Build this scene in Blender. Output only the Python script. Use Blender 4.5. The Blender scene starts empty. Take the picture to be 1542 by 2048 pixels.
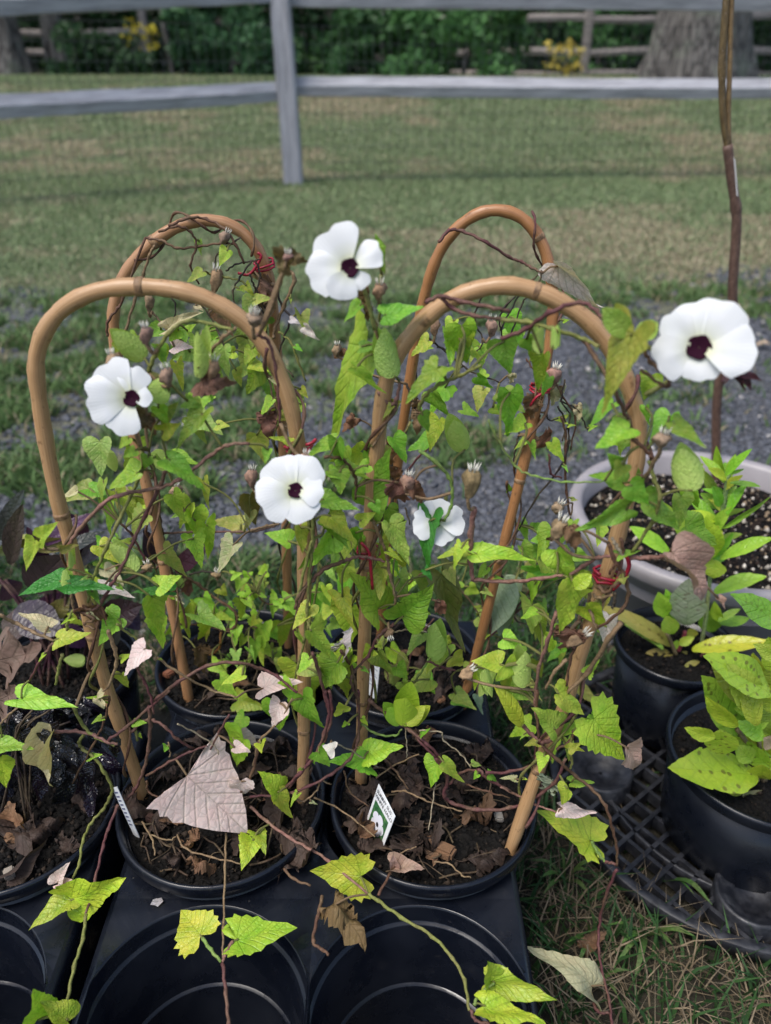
import bpy, bmesh, math, random
import numpy as np
from mathutils import Vector, Matrix

random.seed(7); np.random.seed(7)
SC = bpy.context.scene
COL = SC.collection
R = math.radians

# ------------------------------------------------------------------ camera
CH, PITCH, F, CX, CY = 0.69, R(30.0), 1540.0, 771.0, 1024.0
cam_d = bpy.data.cameras.new('camera'); cam = bpy.data.objects.new('camera', cam_d); COL.objects.link(cam)
cam.location = (0, 0, CH); cam.rotation_euler = (R(90) - PITCH, 0, 0)
cam_d.sensor_fit = 'HORIZONTAL'; cam_d.sensor_width = 27.0; cam_d.lens = 27.0 * F / 1542.0
cam_d.clip_start = 0.01; cam_d.clip_end = 400
cam_d.dof.use_dof = True; cam_d.dof.focus_distance = 0.56; cam_d.dof.aperture_fstop = 6.0
SC.camera = cam

# ------------------------------------------------------------------ world, sun, exposure
SUN_EL, SUN_AZ = R(62), R(232)
world = bpy.data.worlds.new('World'); SC.world = world; world.use_nodes = True
wn = world.node_tree; bg = wn.nodes['Background']
sky = wn.nodes.new('ShaderNodeTexSky'); sky.sky_type = 'NISHITA'; sky.sun_disc = False
sky.sun_elevation = SUN_EL; sky.sun_rotation = SUN_AZ; sky.dust_density = 2.5; sky.ozone_density = 1.0; sky.air_density = 1.0
wn.links.new(sky.outputs[0], bg.inputs[0]); bg.inputs[1].default_value = 0.115
sun_d = bpy.data.lights.new('sun', 'SUN'); sun_d.energy = 1.5; sun_d.angle = R(26); sun_d.color = (1.0, 0.965, 0.91)
sun = bpy.data.objects.new('sun', sun_d); COL.objects.link(sun); sun.location = (-2, -3, 6)
sdir = Vector((math.sin(SUN_AZ) * math.cos(SUN_EL), math.cos(SUN_AZ) * math.cos(SUN_EL), math.sin(SUN_EL)))
sun.rotation_euler = sdir.to_track_quat('Z', 'Y').to_euler()
SC.view_settings.view_transform = 'Standard'; SC.view_settings.look = 'None'
SC.view_settings.gamma = 1.0; SC.view_settings.exposure = 0.92; SC.view_settings.use_curve_mapping = False
SC.render.engine = 'CYCLES'
SC.cycles.use_denoising = True
SC.cycles.max_bounces = 6; SC.cycles.diffuse_bounces = 3; SC.cycles.glossy_bounces = 3
SC.cycles.transmission_bounces = 4; SC.cycles.transparent_max_bounces = 4
SC.cycles.sample_clamp_indirect = 6

# ------------------------------------------------------------------ helpers
def ray(u, v):
    s, c = math.sin(PITCH), math.cos(PITCH)
    a, b = (u - CX) / F, -(v - CY) / F
    return Vector((a, c + b * s, -s + b * c))
def P(u, v, Y=None, z=None):
    d = ray(u, v)
    t = Y / d.y if Y is not None else (z - CH) / d.z
    return Vector((0, 0, CH)) + d * t
def Yz(v, z):                       # distance of a pixel row on a level plane
    return P(CX, v, z=z).y

def smooth(me):
    me.polygons.foreach_set('use_smooth', [True] * len(me.polygons))
def mesh(name, verts, faces, mat=None, sm=True, uv=None):
    me = bpy.data.meshes.new(name)
    me.from_pydata([tuple(v) for v in verts], [], faces)
    if sm: smooth(me)
    if mat: me.materials.append(mat)
    if uv is not None:
        l = me.uv_layers.new(name='UVMap')
        idx = np.empty(len(me.loops), dtype=np.int32); me.loops.foreach_get('vertex_index', idx)
        l.data.foreach_set('uv', np.asarray(uv, dtype=np.float32)[idx].ravel())
    me.update(); return me
def link(name, me, parent=None, mw=None, color=None):
    o = bpy.data.objects.new(name, me); COL.objects.link(o)
    if parent is not None: o.parent = parent
    if mw is not None: o.matrix_basis = mw
    if color is not None: o.color = color
    return o
def tag(o, label=None, cat=None, group=None, kind=None):
    if label: o['label'] = label
    if cat: o['category'] = cat
    if group: o['group'] = group
    if kind: o['kind'] = kind
    return o
def empty(name, loc):
    o = bpy.data.objects.new(name, None); COL.objects.link(o); o.location = loc; o.empty_display_size = 0.02
    return o
def raw_mesh(name, co, quads=None, tris=None, mat=None, col=None, sm=True):
    """fast mesh from numpy arrays"""
    me = bpy.data.meshes.new(name)
    co = np.asarray(co, dtype=np.float32).reshape(-1, 3)
    me.vertices.add(len(co)); me.vertices.foreach_set('co', co.ravel())
    li, ls, lt, n = [], [], [], 0
    if quads is not None and len(quads):
        q = np.asarray(quads, dtype=np.int32).reshape(-1, 4); li.append(q.ravel())
        ls.append(np.arange(len(q)) * 4 + n); lt.append(np.full(len(q), 4)); n += q.size
    if tris is not None and len(tris):
        q = np.asarray(tris, dtype=np.int32).reshape(-1, 3); li.append(q.ravel())
        ls.append(np.arange(len(q)) * 3 + n); lt.append(np.full(len(q), 3)); n += q.size
    li = np.concatenate(li); ls = np.concatenate(ls); lt = np.concatenate(lt)
    me.loops.add(len(li)); me.loops.foreach_set('vertex_index', li.astype(np.int32))
    me.polygons.add(len(ls)); me.polygons.foreach_set('loop_start', ls.astype(np.int32))
    me.polygons.foreach_set('loop_total', lt.astype(np.int32))
    if sm: me.polygons.foreach_set('use_smooth', np.ones(len(ls), dtype=bool))
    if col is not None:
        a = me.attributes.new('Col', 'FLOAT_COLOR', 'POINT')
        c = np.ones((len(co), 4), dtype=np.float32); c[:, :3] = col; a.data.foreach_set('color', c.ravel())
    if mat: me.materials.append(mat)
    me.update(calc_edges=True); me.validate(); return me

def catmull(pts, n=6):
    pts = [Vector(p) for p in pts]
    if len(pts) < 3:
        return [pts[0].lerp(pts[-1], i / n) for i in range(n + 1)]
    e = [pts[0] * 2 - pts[1]] + pts + [pts[-1] * 2 - pts[-2]]
    out = []
    for i in range(1, len(e) - 2):
        a, b, c, d = e[i - 1], e[i], e[i + 1], e[i + 2]
        for k in range(n):
            t = k / n
            out.append(0.5 * ((2 * b) + (c - a) * t + (2 * a - 5 * b + 4 * c - d) * t * t + (3 * b - a - 3 * c + d) * t ** 3))
    out.append(pts[-1]); return out
def tube(path, rad, sides=6, cap=True):
    """rad: number or list; returns verts, faces, uv (u = round, v = length in metres)"""
    n = len(path); rr = rad if isinstance(rad, (list, tuple)) else [rad] * n
    V, Fc, UV = [], [], []
    t0 = (path[1] - path[0]).normalized()
    up = Vector((0, 0, 1)) if abs(t0.z) < .9 else Vector((1, 0, 0))
    s = t0.cross(up).normalized(); ln = 0
    for i in range(n):
        t = (path[min(i + 1, n - 1)] - path[max(i - 1, 0)])
        t = t.normalized() if t.length > 1e-9 else t0
        s = (s - t * s.dot(t)); s = s.normalized() if s.length > 1e-6 else t.orthogonal().normalized()
        b = t.cross(s)
        if i: ln += (path[i] - path[i - 1]).length
        for k in range(sides):
            a = 2 * math.pi * k / sides
            V.append(path[i] + (s * math.cos(a) + b * math.sin(a)) * rr[i]); UV.append((k / sides, ln))
    for i in range(n - 1):
        for k in range(sides):
            a, b2 = i * sides + k, i * sides + (k + 1) % sides
            Fc.append((a, b2, b2 + sides, a + sides))
    if cap:
        Fc.append(tuple(range(sides - 1, -1, -1))); Fc.append(tuple(range((n - 1) * sides, n * sides)))
    return V, Fc, UV
def lathe(profile, seg=48, ox=0, oy=0):
    V, Fc = [], []
    for r, z in profile:
        for k in range(seg):
            a = 2 * math.pi * k / seg; V.append((ox + r * math.cos(a), oy + r * math.sin(a), z))
    for i in range(len(profile) - 1):
        for k in range(seg):
            k2 = (k + 1) % seg
            Fc.append((i * seg + k, i * seg + k2, (i + 1) * seg + k2, (i + 1) * seg + k))
    return V, Fc
def boxv(x0, x1, y0, y1, z0, z1):
    V = [(x, y, z) for z in (z0, z1) for y in (y0, y1) for x in (x0, x1)]
    return V, [(0, 2, 3, 1), (4, 5, 7, 6), (0, 1, 5, 4), (2, 6, 7, 3), (0, 4, 6, 2), (1, 3, 7, 5)]
def joinvf(parts):
    V, Fc = [], []
    for v, f in parts:
        o = len(V); V += list(v); Fc += [tuple(i + o for i in q) for q in f]
    return V, Fc

_h = {}
def vnoise(x, y, f, seed=0):
    x = np.asarray(x, float) * f; y = np.asarray(y, float) * f
    if seed not in _h: _h[seed] = np.random.RandomState(seed + 11).rand(256, 256)
    T = _h[seed]
    xi = np.floor(x).astype(int); yi = np.floor(y).astype(int); fx = x - xi; fy = y - yi
    fx = fx * fx * (3 - 2 * fx); fy = fy * fy * (3 - 2 * fy)
    g = lambda a, b: T[a % 256, b % 256]
    return (g(xi, yi) * (1 - fx) + g(xi + 1, yi) * fx) * (1 - fy) + (g(xi, yi + 1) * (1 - fx) + g(xi + 1, yi + 1) * fx) * fy
def fbm(x, y, f, seed=0, o=4):
    s = 0; a = .5
    for i in range(o): s = s + a * vnoise(x, y, f * 2 ** i, seed + i); a *= .5
    return s / (1 - .5 ** o)
def sstep(a, b, x):
    t = np.clip((x - a) / (b - a), 0, 1); return t * t * (3 - 2 * t)

# ------------------------------------------------------------------ materials
class N:
    def __init__(s, name):
        s.m = bpy.data.materials.new(name); s.m.use_nodes = True; s.t = s.m.node_tree
        s.b = s.t.nodes['Principled BSDF']; s.out = s.t.nodes['Material Output']
    def n(s, typ, **k):
        nd = s.t.nodes.new('ShaderNode' + typ)
        for a, v in k.items():
            if a.startswith('i_'):
                nd.inputs[int(a[2:]) if a[2:].isdigit() else a[2:].replace('_', ' ')].default_value = v
            else: setattr(nd, a, v)
        return nd
    def l(s, a, b): s.t.links.new(a, b)
    def math(s, op, a, b=None, clamp=False):
        nd = s.t.nodes.new('ShaderNodeMath'); nd.operation = op; nd.use_clamp = clamp
        for i, q in enumerate((a, b)):
            if q is None: continue
            if isinstance(q, (int, float)): nd.inputs[i].default_value = q
            else: s.l(q, nd.inputs[i])
        return nd.outputs[0]
    def ramp(s, fac, stops):
        r = s.n('ValToRGB'); s.l(fac, r.inputs[0]); e = r.color_ramp.elements
        while len(e) < len(stops): e.new(.5)
        for q, (p, c) in zip(e, stops): q.position = p; q.color = (*c, 1)
        return r.outputs[0]
    def mix(s, fac, a, b, typ='MIX'):
        m = s.n('Mix', data_type='RGBA', blend_type=typ)
        for i, q in ((0, fac), (6, a), (7, b)):
            if isinstance(q, (int, float)): m.inputs[i].default_value = q
            elif isinstance(q, tuple): m.inputs[i].default_value = (*q[:3], 1)
            else: s.l(q, m.inputs[i])
        return m.outputs[2]
    def noise(s, scale, detail=4, vec=None, rough=.6):
        nd = s.n('TexNoise'); nd.inputs['Scale'].default_value = scale; nd.inputs['Detail'].default_value = detail
        nd.inputs['Roughness'].default_value = rough
        if vec is not None: s.l(vec, nd.inputs['Vector'])
        return nd.outputs[0]
    def bump(s, h, strength=.3, dist=.002):
        b = s.n('Bump'); b.inputs['Strength'].default_value = strength; b.inputs['Distance'].default_value = dist
        s.l(h, b.inputs['Height']); s.l(b.outputs[0], s.b.inputs['Normal']); return b
    def coords(s, which='Object', scale=None):
        c = s.n('TexCoord').outputs[which]
        if scale is not None:
            mp = s.n('Mapping'); mp.inputs['Scale'].default_value = scale; s.l(c, mp.inputs[0]); c = mp.outputs[0]
        return c
    def base(s, c):
        if isinstance(c, tuple): s.b.inputs['Base Color'].default_value = (*c, 1)
        else: s.l(c, s.b.inputs['Base Color'])
    def rough(s, r):
        if isinstance(r, (int, float)): s.b.inputs['Roughness'].default_value = r
        else: s.l(r, s.b.inputs['Roughness'])
    def translucent(s, colsock, fac=.3):
        tr = s.n('BsdfTranslucent'); s.l(colsock, tr.inputs[0]); mx = s.n('MixShader'); mx.inputs[0].default_value = fac
        s.l(s.b.outputs[0], mx.inputs[1]); s.l(tr.outputs[0], mx.inputs[2]); s.l(mx.outputs[0], s.out.inputs[0])

def mat_leaf(name, vein_dark=.62, rough=.42, blotc=(.62, .85, .55), netf=.42):
    k = N(name); oi = k.n('ObjectInfo'); uv = k.n('UVMap', uv_map='UVMap'); sp = k.n('SeparateXYZ'); k.l(uv.outputs[0], sp.inputs[0])
    x, y = sp.outputs[0], sp.outputs[1]; ax = k.math('ABSOLUTE', x)
    # vein distances: midrib, then side ribs leaving the midrib
    d = k.math('MULTIPLY', ax, 1.6)
    for y0, sl in ((0.0, .25), (0.0, 1.0), (0.14, 1.15), (0.32, 1.25), (0.5, 1.3), (0.67, 1.35)):
        # line y = y0 + sl*|x|
        e = k.math('ABSOLUTE', k.math('SUBTRACT', k.math('SUBTRACT', y, y0), k.math('MULTIPLY', ax, sl)))
        d = k.math('MINIMUM', d, k.math('DIVIDE', e, math.sqrt(1 + sl * sl)))
    vein = k.math('SUBTRACT', 1.0, k.math('MULTIPLY', d, 62.0), clamp=True)
    vo = k.n('TexVoronoi', feature='DISTANCE_TO_EDGE'); vo.inputs['Scale'].default_value = 13.0; k.l(uv.outputs[0], vo.inputs['Vector'])
    cell = k.math('SUBTRACT', 1.0, k.math('MULTIPLY', vo.outputs[0], 14.0), clamp=True)
    rnd = k.n('VectorMath', operation='ADD'); k.l(uv.outputs[0], rnd.inputs[0]); k.l(oi.outputs['Location'], rnd.inputs[1])
    rv = k.n('VectorMath', operation='SCALE'); rv.inputs['Scale'].default_value = 9.0; k.l(rnd.outputs[0], rv.inputs[0])
    blot = k.noise(.45, 3, rv.outputs[0]); fine = k.noise(6.0, 3, rv.outputs[0])
    c = oi.outputs['Color']
    c = k.mix(k.ramp(blot, [(.35, (0, 0, 0)), (.68, (1, 1, 1))]), c, k.mix(1.0, c, blotc, 'MULTIPLY'))
    c = k.mix(k.ramp(fine, [(.5, (0, 0, 0)), (.75, (.5, .5, .5))]), c, k.mix(1.0, c, (1.25, 1.12, 1.1), 'MULTIPLY'))
    c = k.mix(k.math('MULTIPLY', cell, netf), c, k.mix(1.0, c, (.58, .58, .52), 'MULTIPLY'))
    c = k.mix(k.math('MULTIPLY', vein, .6), c, k.mix(1.0, c, (vein_dark, vein_dark * 1.02, vein_dark * .9), 'MULTIPLY'))
    # brown-red spots, as strong as the alpha of the object's colour says
    v2 = k.n('TexVoronoi'); v2.inputs['Scale'].default_value = 1.05; k.l(rv.outputs[0], v2.inputs['Vector'])
    spot = k.math('MULTIPLY', k.math('SUBTRACT', 1.0, k.math('MULTIPLY', v2.outputs[0], 3.6), clamp=True), 3.0, clamp=True)
    spot = k.math('MULTIPLY', spot, oi.outputs['Alpha'])
    c = k.mix(spot, c, (.075, .02, .014))
    k.base(c); k.rough(rough)
    k.b.inputs['Specular IOR Level'].default_value = .45
    h = k.math('SUBTRACT', k.math('MULTIPLY', vo.outputs[0], 1.2), k.math('MULTIPLY', vein, .5))
    k.bump(h, .45, .0016)
    k.translucent(k.mix(1.0, c, (1.15, 1.15, .55), 'MULTIPLY'), .24)
    return k.m

def mat_objcol(name, rough=.6, nscale=180.0, bumpd=.0006, var=.35):
    k = N(name); oi = k.n('ObjectInfo'); n1 = k.noise(nscale, 4, k.coords('Object'))
    c = k.mix(k.ramp(n1, [(.3, (0, 0, 0)), (.7, (1, 1, 1))]), k.mix(1.0, oi.outputs['Color'], (1 - var, 1 - var, 1 - var), 'MULTIPLY'), oi.outputs['Color'])
    k.base(c); k.rough(rough); k.bump(n1, .5, bumpd); return k.m
def mat_vcol(name, rough=.7, transl=.0):
    k = N(name); a = k.n('Attribute', attribute_name='Col'); k.base(a.outputs[0]); k.rough(rough)
    k.b.inputs['Specular IOR Level'].default_value = .25
    if transl: k.translucent(a.outputs[0], transl)
    return k.m

M = {}
M['leaf'] = mat_leaf('leaf_blade')
M['waxleaf'] = mat_leaf('smooth_leaf_blade', .84, .33, (.75, .9, .65), .22)
M['bract'] = mat_leaf('bract_blade', .95, .4, (.86, .95, .8), .1)
M['wetleaf'] = mat_leaf('wet_dark_leaf_blade', .7, .08, (.8, .8, .8), .3); M['wetleaf'].node_tree.nodes['Principled BSDF'].inputs['Specular IOR Level'].default_value = .8
M['dryleaf'] = mat_leaf('dry_leaf_blade', .62, .7, (.97, .86, .87), .42)
def mat_stem():
    k = N('vine_stem'); oi = k.n('ObjectInfo'); co = k.coords('Object'); n1 = k.noise(420, 4, co); n2 = k.noise(34, 3, co); c = oi.outputs['Color']
    c = k.mix(k.ramp(n2, [(.42, (0, 0, 0)), (.66, (.75, .75, .75))]), c, k.mix(.55, c, (.26, .20, .10)))
    c = k.mix(k.ramp(n1, [(.35, (0, 0, 0)), (.65, (1, 1, 1))]), k.mix(1.0, c, (.55, .52, .5), 'MULTIPLY'), c)
    k.base(c); k.rough(.65); k.b.inputs['Specular IOR Level'].default_value = .3; k.bump(n1, .7, .0008); return k.m
M['stem'] = mat_stem()
M['husk'] = mat_objcol('dried_husk', .8, 260, .0012, .6)
M['grass'] = mat_vcol('grass_blades', .55, .25)
M['stones'] = mat_vcol('crushed_stone', .75)
M['woodleaf'] = mat_vcol('woodland_leaves', .5, .2)

k = N('petal'); uv = k.n('UVMap', uv_map='UVMap'); sp = k.n('SeparateXYZ'); k.l(uv.outputs[0], sp.inputs[0])
c = k.ramp(sp.outputs[1], [(.12, (.66, .68, .36)), (.34, (.74, .755, .66)), (.6, (.78, .79, .79))]); k.base(c); k.rough(.55)
w = k.n('TexWave'); w.inputs['Scale'].default_value = 5.0; w.inputs['Distortion'].default_value = 1.5; k.l(uv.outputs[0], w.inputs['Vector'])
k.bump(w.outputs[1], .10, .0008); k.translucent(c, .25); M['petal'] = k.m
k = N('flower_throat'); k.base((.022, .003, .012)); k.rough(.8); k.b.inputs['Specular IOR Level'].default_value = .1; M['throat'] = k.m
k = N('calyx_teeth'); k.base((.75, .72, .62)); k.rough(.7); M['teeth'] = k.m

k = N('bamboo'); oi = k.n('ObjectInfo'); uv = k.n('UVMap', uv_map='UVMap')
mp = k.n('Mapping'); mp.inputs['Scale'].default_value = (14, 9, 1); k.l(uv.outputs[0], mp.inputs[0]); n1 = k.noise(3.0, 5, mp.outputs[0])
mp2 = k.n('Mapping'); mp2.inputs['Scale'].default_value = (3, 60, 1); k.l(uv.outputs[0], mp2.inputs[0]); n2 = k.noise(2.0, 3, mp2.outputs[0])
n3 = k.noise(55.0, 3, k.coords('Object'))
c = k.mix(k.ramp(n1, [(.3, (0, 0, 0)), (.72, (1, 1, 1))]), k.mix(1.0, oi.outputs['Color'], (.66, .58, .48), 'MULTIPLY'), oi.outputs['Color'])
c = k.mix(k.ramp(n2, [(.60, (0, 0, 0)), (.72, (.75, .75, .75))]), c, (.12, .06, .026))
c = k.mix(k.ramp(n3, [(.69, (0, 0, 0)), (.75, (.8, .8, .8))]), c, (.07, .04, .02))
k.base(c); k.rough(k.ramp(n1, [(.2, (.26, .26, .26)), (.8, (.46, .46, .46))])); k.bump(n1, .25, .0006); M['bamboo'] = k.m
k = N('bamboo_node'); n1 = k.noise(240, 3, k.coords('Object')); k.base(k.ramp(n1, [(.35, (.12, .065, .03)), (.65, (.36, .22, .11))])); k.rough(.6); M['node'] = k.m

k = N('black_plastic'); co = k.coords('Object'); n1 = k.noise(26, 6, co); n2 = k.noise(220, 3, co); n3 = k.noise(60, 6, co, .75)
c = k.ramp(n1, [(.4, (.005, .0065, .011)), (.75, (.009, .011, .017))])
c = k.mix(k.ramp(n3, [(.6, (0, 0, 0)), (.78, (.35, .35, .35))]), c, (.05, .048, .045))
c = k.mix(k.ramp(n2, [(.72, (0, 0, 0)), (.78, (.6, .6, .6))]), c, (.08, .075, .068)); k.base(c)
k.rough(k.ramp(n1, [(.36, (.10, .10, .10)), (.48, (.3, .3, .3)), (.7, (.42, .42, .42))])); k.b.inputs['Specular IOR Level'].default_value = .42; k.bump(n1, .18, .002); M['black'] = k.m
k = N('worn_black_plastic'); co = k.coords('Object'); n1 = k.noise(90, 6, co); n2 = k.noise(30, 4, co)
c = k.ramp(n1, [(.42, (.012, .013, .017)), (.68, (.045, .046, .052))]); k.base(c)
k.rough(k.ramp(n2, [(.35, (.3, .3, .3)), (.65, (.62, .62, .62))])); k.bump(n1, .3, .001); M['worn'] = k.m
k = N('beige_plastic'); co = k.coords('Object'); n1 = k.noise(14, 5, co); n2 = k.noise(120, 4, co)
c = k.mix(k.ramp(n2, [(.62, (0, 0, 0)), (.8, (.5, .5, .5))]), k.ramp(n1, [(.3, (.275, .25, .255)), (.7, (.345, .32, .325))]), (.25, .2, .16))
k.base(c); k.rough(.42); k.bump(n2, .12, .0008); M['beige'] = k.m
k = N('potting_soil'); co = k.coords('Object'); n1 = k.noise(140, 8, co, .75); v = k.n('TexVoronoi'); v.inputs['Scale'].default_value = 210; k.l(co, v.inputs[0])
c = k.ramp(n1, [(.35, (.003, .0027, .0025)), (.6, (.007, .006, .005)), (.8, (.026, .019, .014))]); k.base(c); k.rough(.85); k.b.inputs['Specular IOR Level'].default_value = .2; k.bump(v.outputs[0], .9, .004); M['soil'] = k.m
M['crumb'] = mat_vcol('soil_crumbs', .9)
k = N('weathered_rail'); co = k.coords('Object', (1.2, 14, 14)); n1 = k.noise(3.0, 7, co, .65); n2 = k.noise(2.2, 3, k.coords('Object'))
c = k.ramp(n1, [(.25, (.15, .15, .16)), (.5, (.34, .34, .365)), (.75, (.47, .47, .50))])
c = k.mix(k.ramp(n2, [(.68, (0, 0, 0)), (.8, (.55, .55, .55))]), c, (.13, .12, .12)); k.base(c); k.rough(.85); k.bump(n1, .5, .006); M['rail'] = k.m
k = N('weathered_post'); co = k.coords('Object', (14, 14, 1.2)); n1 = k.noise(3.0, 7, co, .65)
c = k.ramp(n1, [(.25, (.15, .15, .16)), (.5, (.31, .31, .335)), (.75, (.43, .43, .46))]); k.base(c); k.rough(.85); k.bump(n1, .5, .006); M['post'] = k.m
k = N('old_rail'); co = k.coords('Object', (1, 9, 9)); n1 = k.noise(3.0, 5, co); k.base(k.ramp(n1, [(.3, (.15, .13, .115)), (.7, (.30, .27, .25))])); k.rough(.9); M['oldrail'] = k.m
k = N('wire'); k.base((.035, .04, .04)); k.rough(.5); M['wire'] = k.m
k = N('tree_bark'); co = k.coords('Object', (5, 5, .8)); n1 = k.noise(2.2, 8, co, .65); v = k.n('TexVoronoi', feature='DISTANCE_TO_EDGE'); v.inputs['Scale'].default_value = 2.6; k.l(co, v.inputs[0])
c = k.mix(k.ramp(v.outputs[0], [(.02, (1, 1, 1)), (.14, (0, 0, 0))]), k.ramp(n1, [(.3, (.06, .055, .05)), (.55, (.14, .13, .12)), (.8, (.22, .21, .195))]), (.025, .022, .02))
n4 = k.noise(2.5, 4, k.coords('Object')); c = k.mix(k.ramp(n4, [(.52, (0, 0, 0)), (.7, (.6, .6, .6))]), c, (.16, .19, .14))
k.base(c); k.rough(.9); k.bump(v.outputs[0], .8, .03); M['bark'] = k.m
k = N('sapling_bark'); oi = k.n('ObjectInfo'); co = k.coords('Object', (60, 60, 25)); n1 = k.noise(4, 6, co, .7); v = k.n('TexVoronoi'); v.inputs['Scale'].default_value = 7; k.l(co, v.inputs[0])
c = k.mix(k.ramp(n1, [(.35, (0, 0, 0)), (.65, (1, 1, 1))]), k.mix(1.0, oi.outputs['Color'], (.45, .42, .4), 'MULTIPLY'), oi.outputs['Color'])
c = k.mix(k.ramp(v.outputs[0], [(.1, (.75, .75, .75)), (.2, (0, 0, 0))]), c, (.28, .22, .18)); k.base(c); k.rough(.55); k.bump(n1, .6, .0015); M['sapling'] = k.m
k = N('white_card'); n1 = k.noise(60, 3, k.coords('Object')); k.base(k.ramp(n1, [(.3, (.74, .75, .76)), (.7, (.82, .83, .84))])); k.rough(.45); M['card'] = k.m
k = N('card_picture'); n1 = k.noise(230, 4, k.coords('Object')); k.base(k.ramp(n1, [(.38, (.02, .075, .03)), (.55, (.05, .17, .06)), (.72, (.20, .30, .10))])); k.rough(.4); M['picture'] = k.m
k = N('printed_white'); k.base((.74, .74, .80)); k.rough(.45); M['pwhite'] = k.m
k = N('printed_ink'); k.base((.02, .02, .025)); k.rough(.5); M['ink'] = k.m
k = N('printed_blue_ink'); k.base((.10, .11, .22)); k.rough(.5); M['inkblue'] = k.m
k = N('red_tie'); n1 = k.noise(400, 3, k.coords('Object')); k.base(k.ramp(n1, [(.3, (.22, .008, .02)), (.7, (.42, .02, .045))])); k.rough(.35); M['tie'] = k.m
k = N('ground'); at = k.n('Attribute', attribute_name='Col'); co = k.coords('Object'); n1 = k.noise(38, 6, co, .7); n2 = k.noise(6, 5, co)
c = k.mix(1.0, at.outputs[0], k.ramp(n1, [(.25, (.45, .45, .45)), (.75, (1.35, 1.35, 1.35))]), 'MULTIPLY')
c = k.mix(1.0, c, k.ramp(n2, [(.3, (.8, .8, .8)), (.7, (1.15, 1.15, 1.15))]), 'MULTIPLY')
k.base(c); k.rough(.9); k.bump(n1, .8, .02); M['ground'] = k.m

# ------------------------------------------------------------------ ground
def gz(x, y):
    x = np.asarray(x, float); y = np.asarray(y, float)
    far = 0.56 * sstep(6.0, 13.0, y) + 0.10 * sstep(13.0, 24.0, y) + 9.0 * sstep(32.0, 60.0, y)
    return far + 0.025 * (fbm(x, y, .6, 3) - .5) * sstep(1.5, 4, y) + .012 * (fbm(x, y, 4.0, 5) - .5) * sstep(.8, 1.2, y)
def gravel_mask(x, y):
    e = .35 * (fbm(x, y, 1.3, 21) - .5) + .12 * (fbm(x, y, 6, 22) - .5)
    return sstep(.78, .92, y + .4 * e) * (1 - sstep(2.62, 2.98, y + e * 1.5 - .10 * np.clip(x, -1.2, 1.2)))
BLOBS = [(-.78, 1.75, .62, .42), (-.55, 1.42, .38, .3), (-1.2, 1.6, .8, .7), (-.5, 2.2, .5, .35), (-.9, 2.0, .8, .7), (-.4, 1.75, .5, .35), (.5, 2.75, 1.6, .22), (-.1, 2.75, 1., .25), (.10, 1.46, .24, .12), (-.15, 1.30, .22, .14), (.95, 2.55, .9, .20), (-.15, 2.3, .30, .22),
         (-.2, 1.02, .3, .10), (.42, 2.35, .25, .14), (-.95, 2.35, .7, .35), (.12, .98, .3, .09), (1.7, 2.3, .6, .3)]
def weed_mask(x, y):
    s = np.zeros(np.shape(x))
    for a, b, ra, rb in BLOBS:
        s = np.maximum(s, 1 - np.sqrt(((x - a) / ra) ** 2 + ((y - b) / rb) ** 2))
    return sstep(.36, .64, np.clip(s, 0, 1) * .95 + fbm(x, y, 3.2, 31) * .62)
def dry_mask(x, y):
    d = fbm(x, y, .75, 41) * .55 + fbm(x, y, 2.6, 45) * .45
    d = d + .20 * np.exp(-((x - 1.3) / 1.3) ** 2 - ((y - 3.5) / .7) ** 2) + .18 * np.exp(-((x + 1.7) / .8) ** 2 - ((y - 2.9) / .3) ** 2)
    d = d + .25 * np.exp(-((x - .34) / .16) ** 2 - ((y - .30) / .13) ** 2)
    return sstep(.44, .66, d)

ys = np.concatenate([np.linspace(-3, .0, 8), np.linspace(.05, 3.3, 150), np.linspace(3.4, 8, 90), np.linspace(8.1, 30, 90), np.linspace(31, 140, 40)])
xs = np.concatenate([np.linspace(-90, -8, 20), np.linspace(-7.6, -2.2, 60), np.linspace(-2.1, 2.6, 150), np.linspace(2.7, 8, 60), np.linspace(8.5, 90, 20)])
X, Y = np.meshgrid(xs, ys); Z = gz(X, Y)
gm, wm, dm = gravel_mask(X, Y), weed_mask(X, Y), dry_mask(X, Y)
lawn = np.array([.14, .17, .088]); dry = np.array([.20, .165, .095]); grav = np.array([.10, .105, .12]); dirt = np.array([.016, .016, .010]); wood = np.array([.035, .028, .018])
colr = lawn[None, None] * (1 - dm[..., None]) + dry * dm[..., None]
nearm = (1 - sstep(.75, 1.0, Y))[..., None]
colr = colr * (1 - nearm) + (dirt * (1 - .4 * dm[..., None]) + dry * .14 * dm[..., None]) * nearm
gw = (gm * (1 - .75 * wm))[..., None]; colr = colr * (1 - gw) + grav * gw
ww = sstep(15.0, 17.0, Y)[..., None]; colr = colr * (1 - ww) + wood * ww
ny, nx = X.shape; idx = np.arange(ny * nx).reshape(ny, nx)
quads = np.stack([idx[:-1, :-1], idx[:-1, 1:], idx[1:, 1:], idx[1:, :-1]], -1)
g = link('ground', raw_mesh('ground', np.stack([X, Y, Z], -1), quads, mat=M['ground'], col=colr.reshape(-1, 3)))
tag(g, 'lawn and grey gravel ground rising gently to the wood', 'ground', kind='structure')

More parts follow.
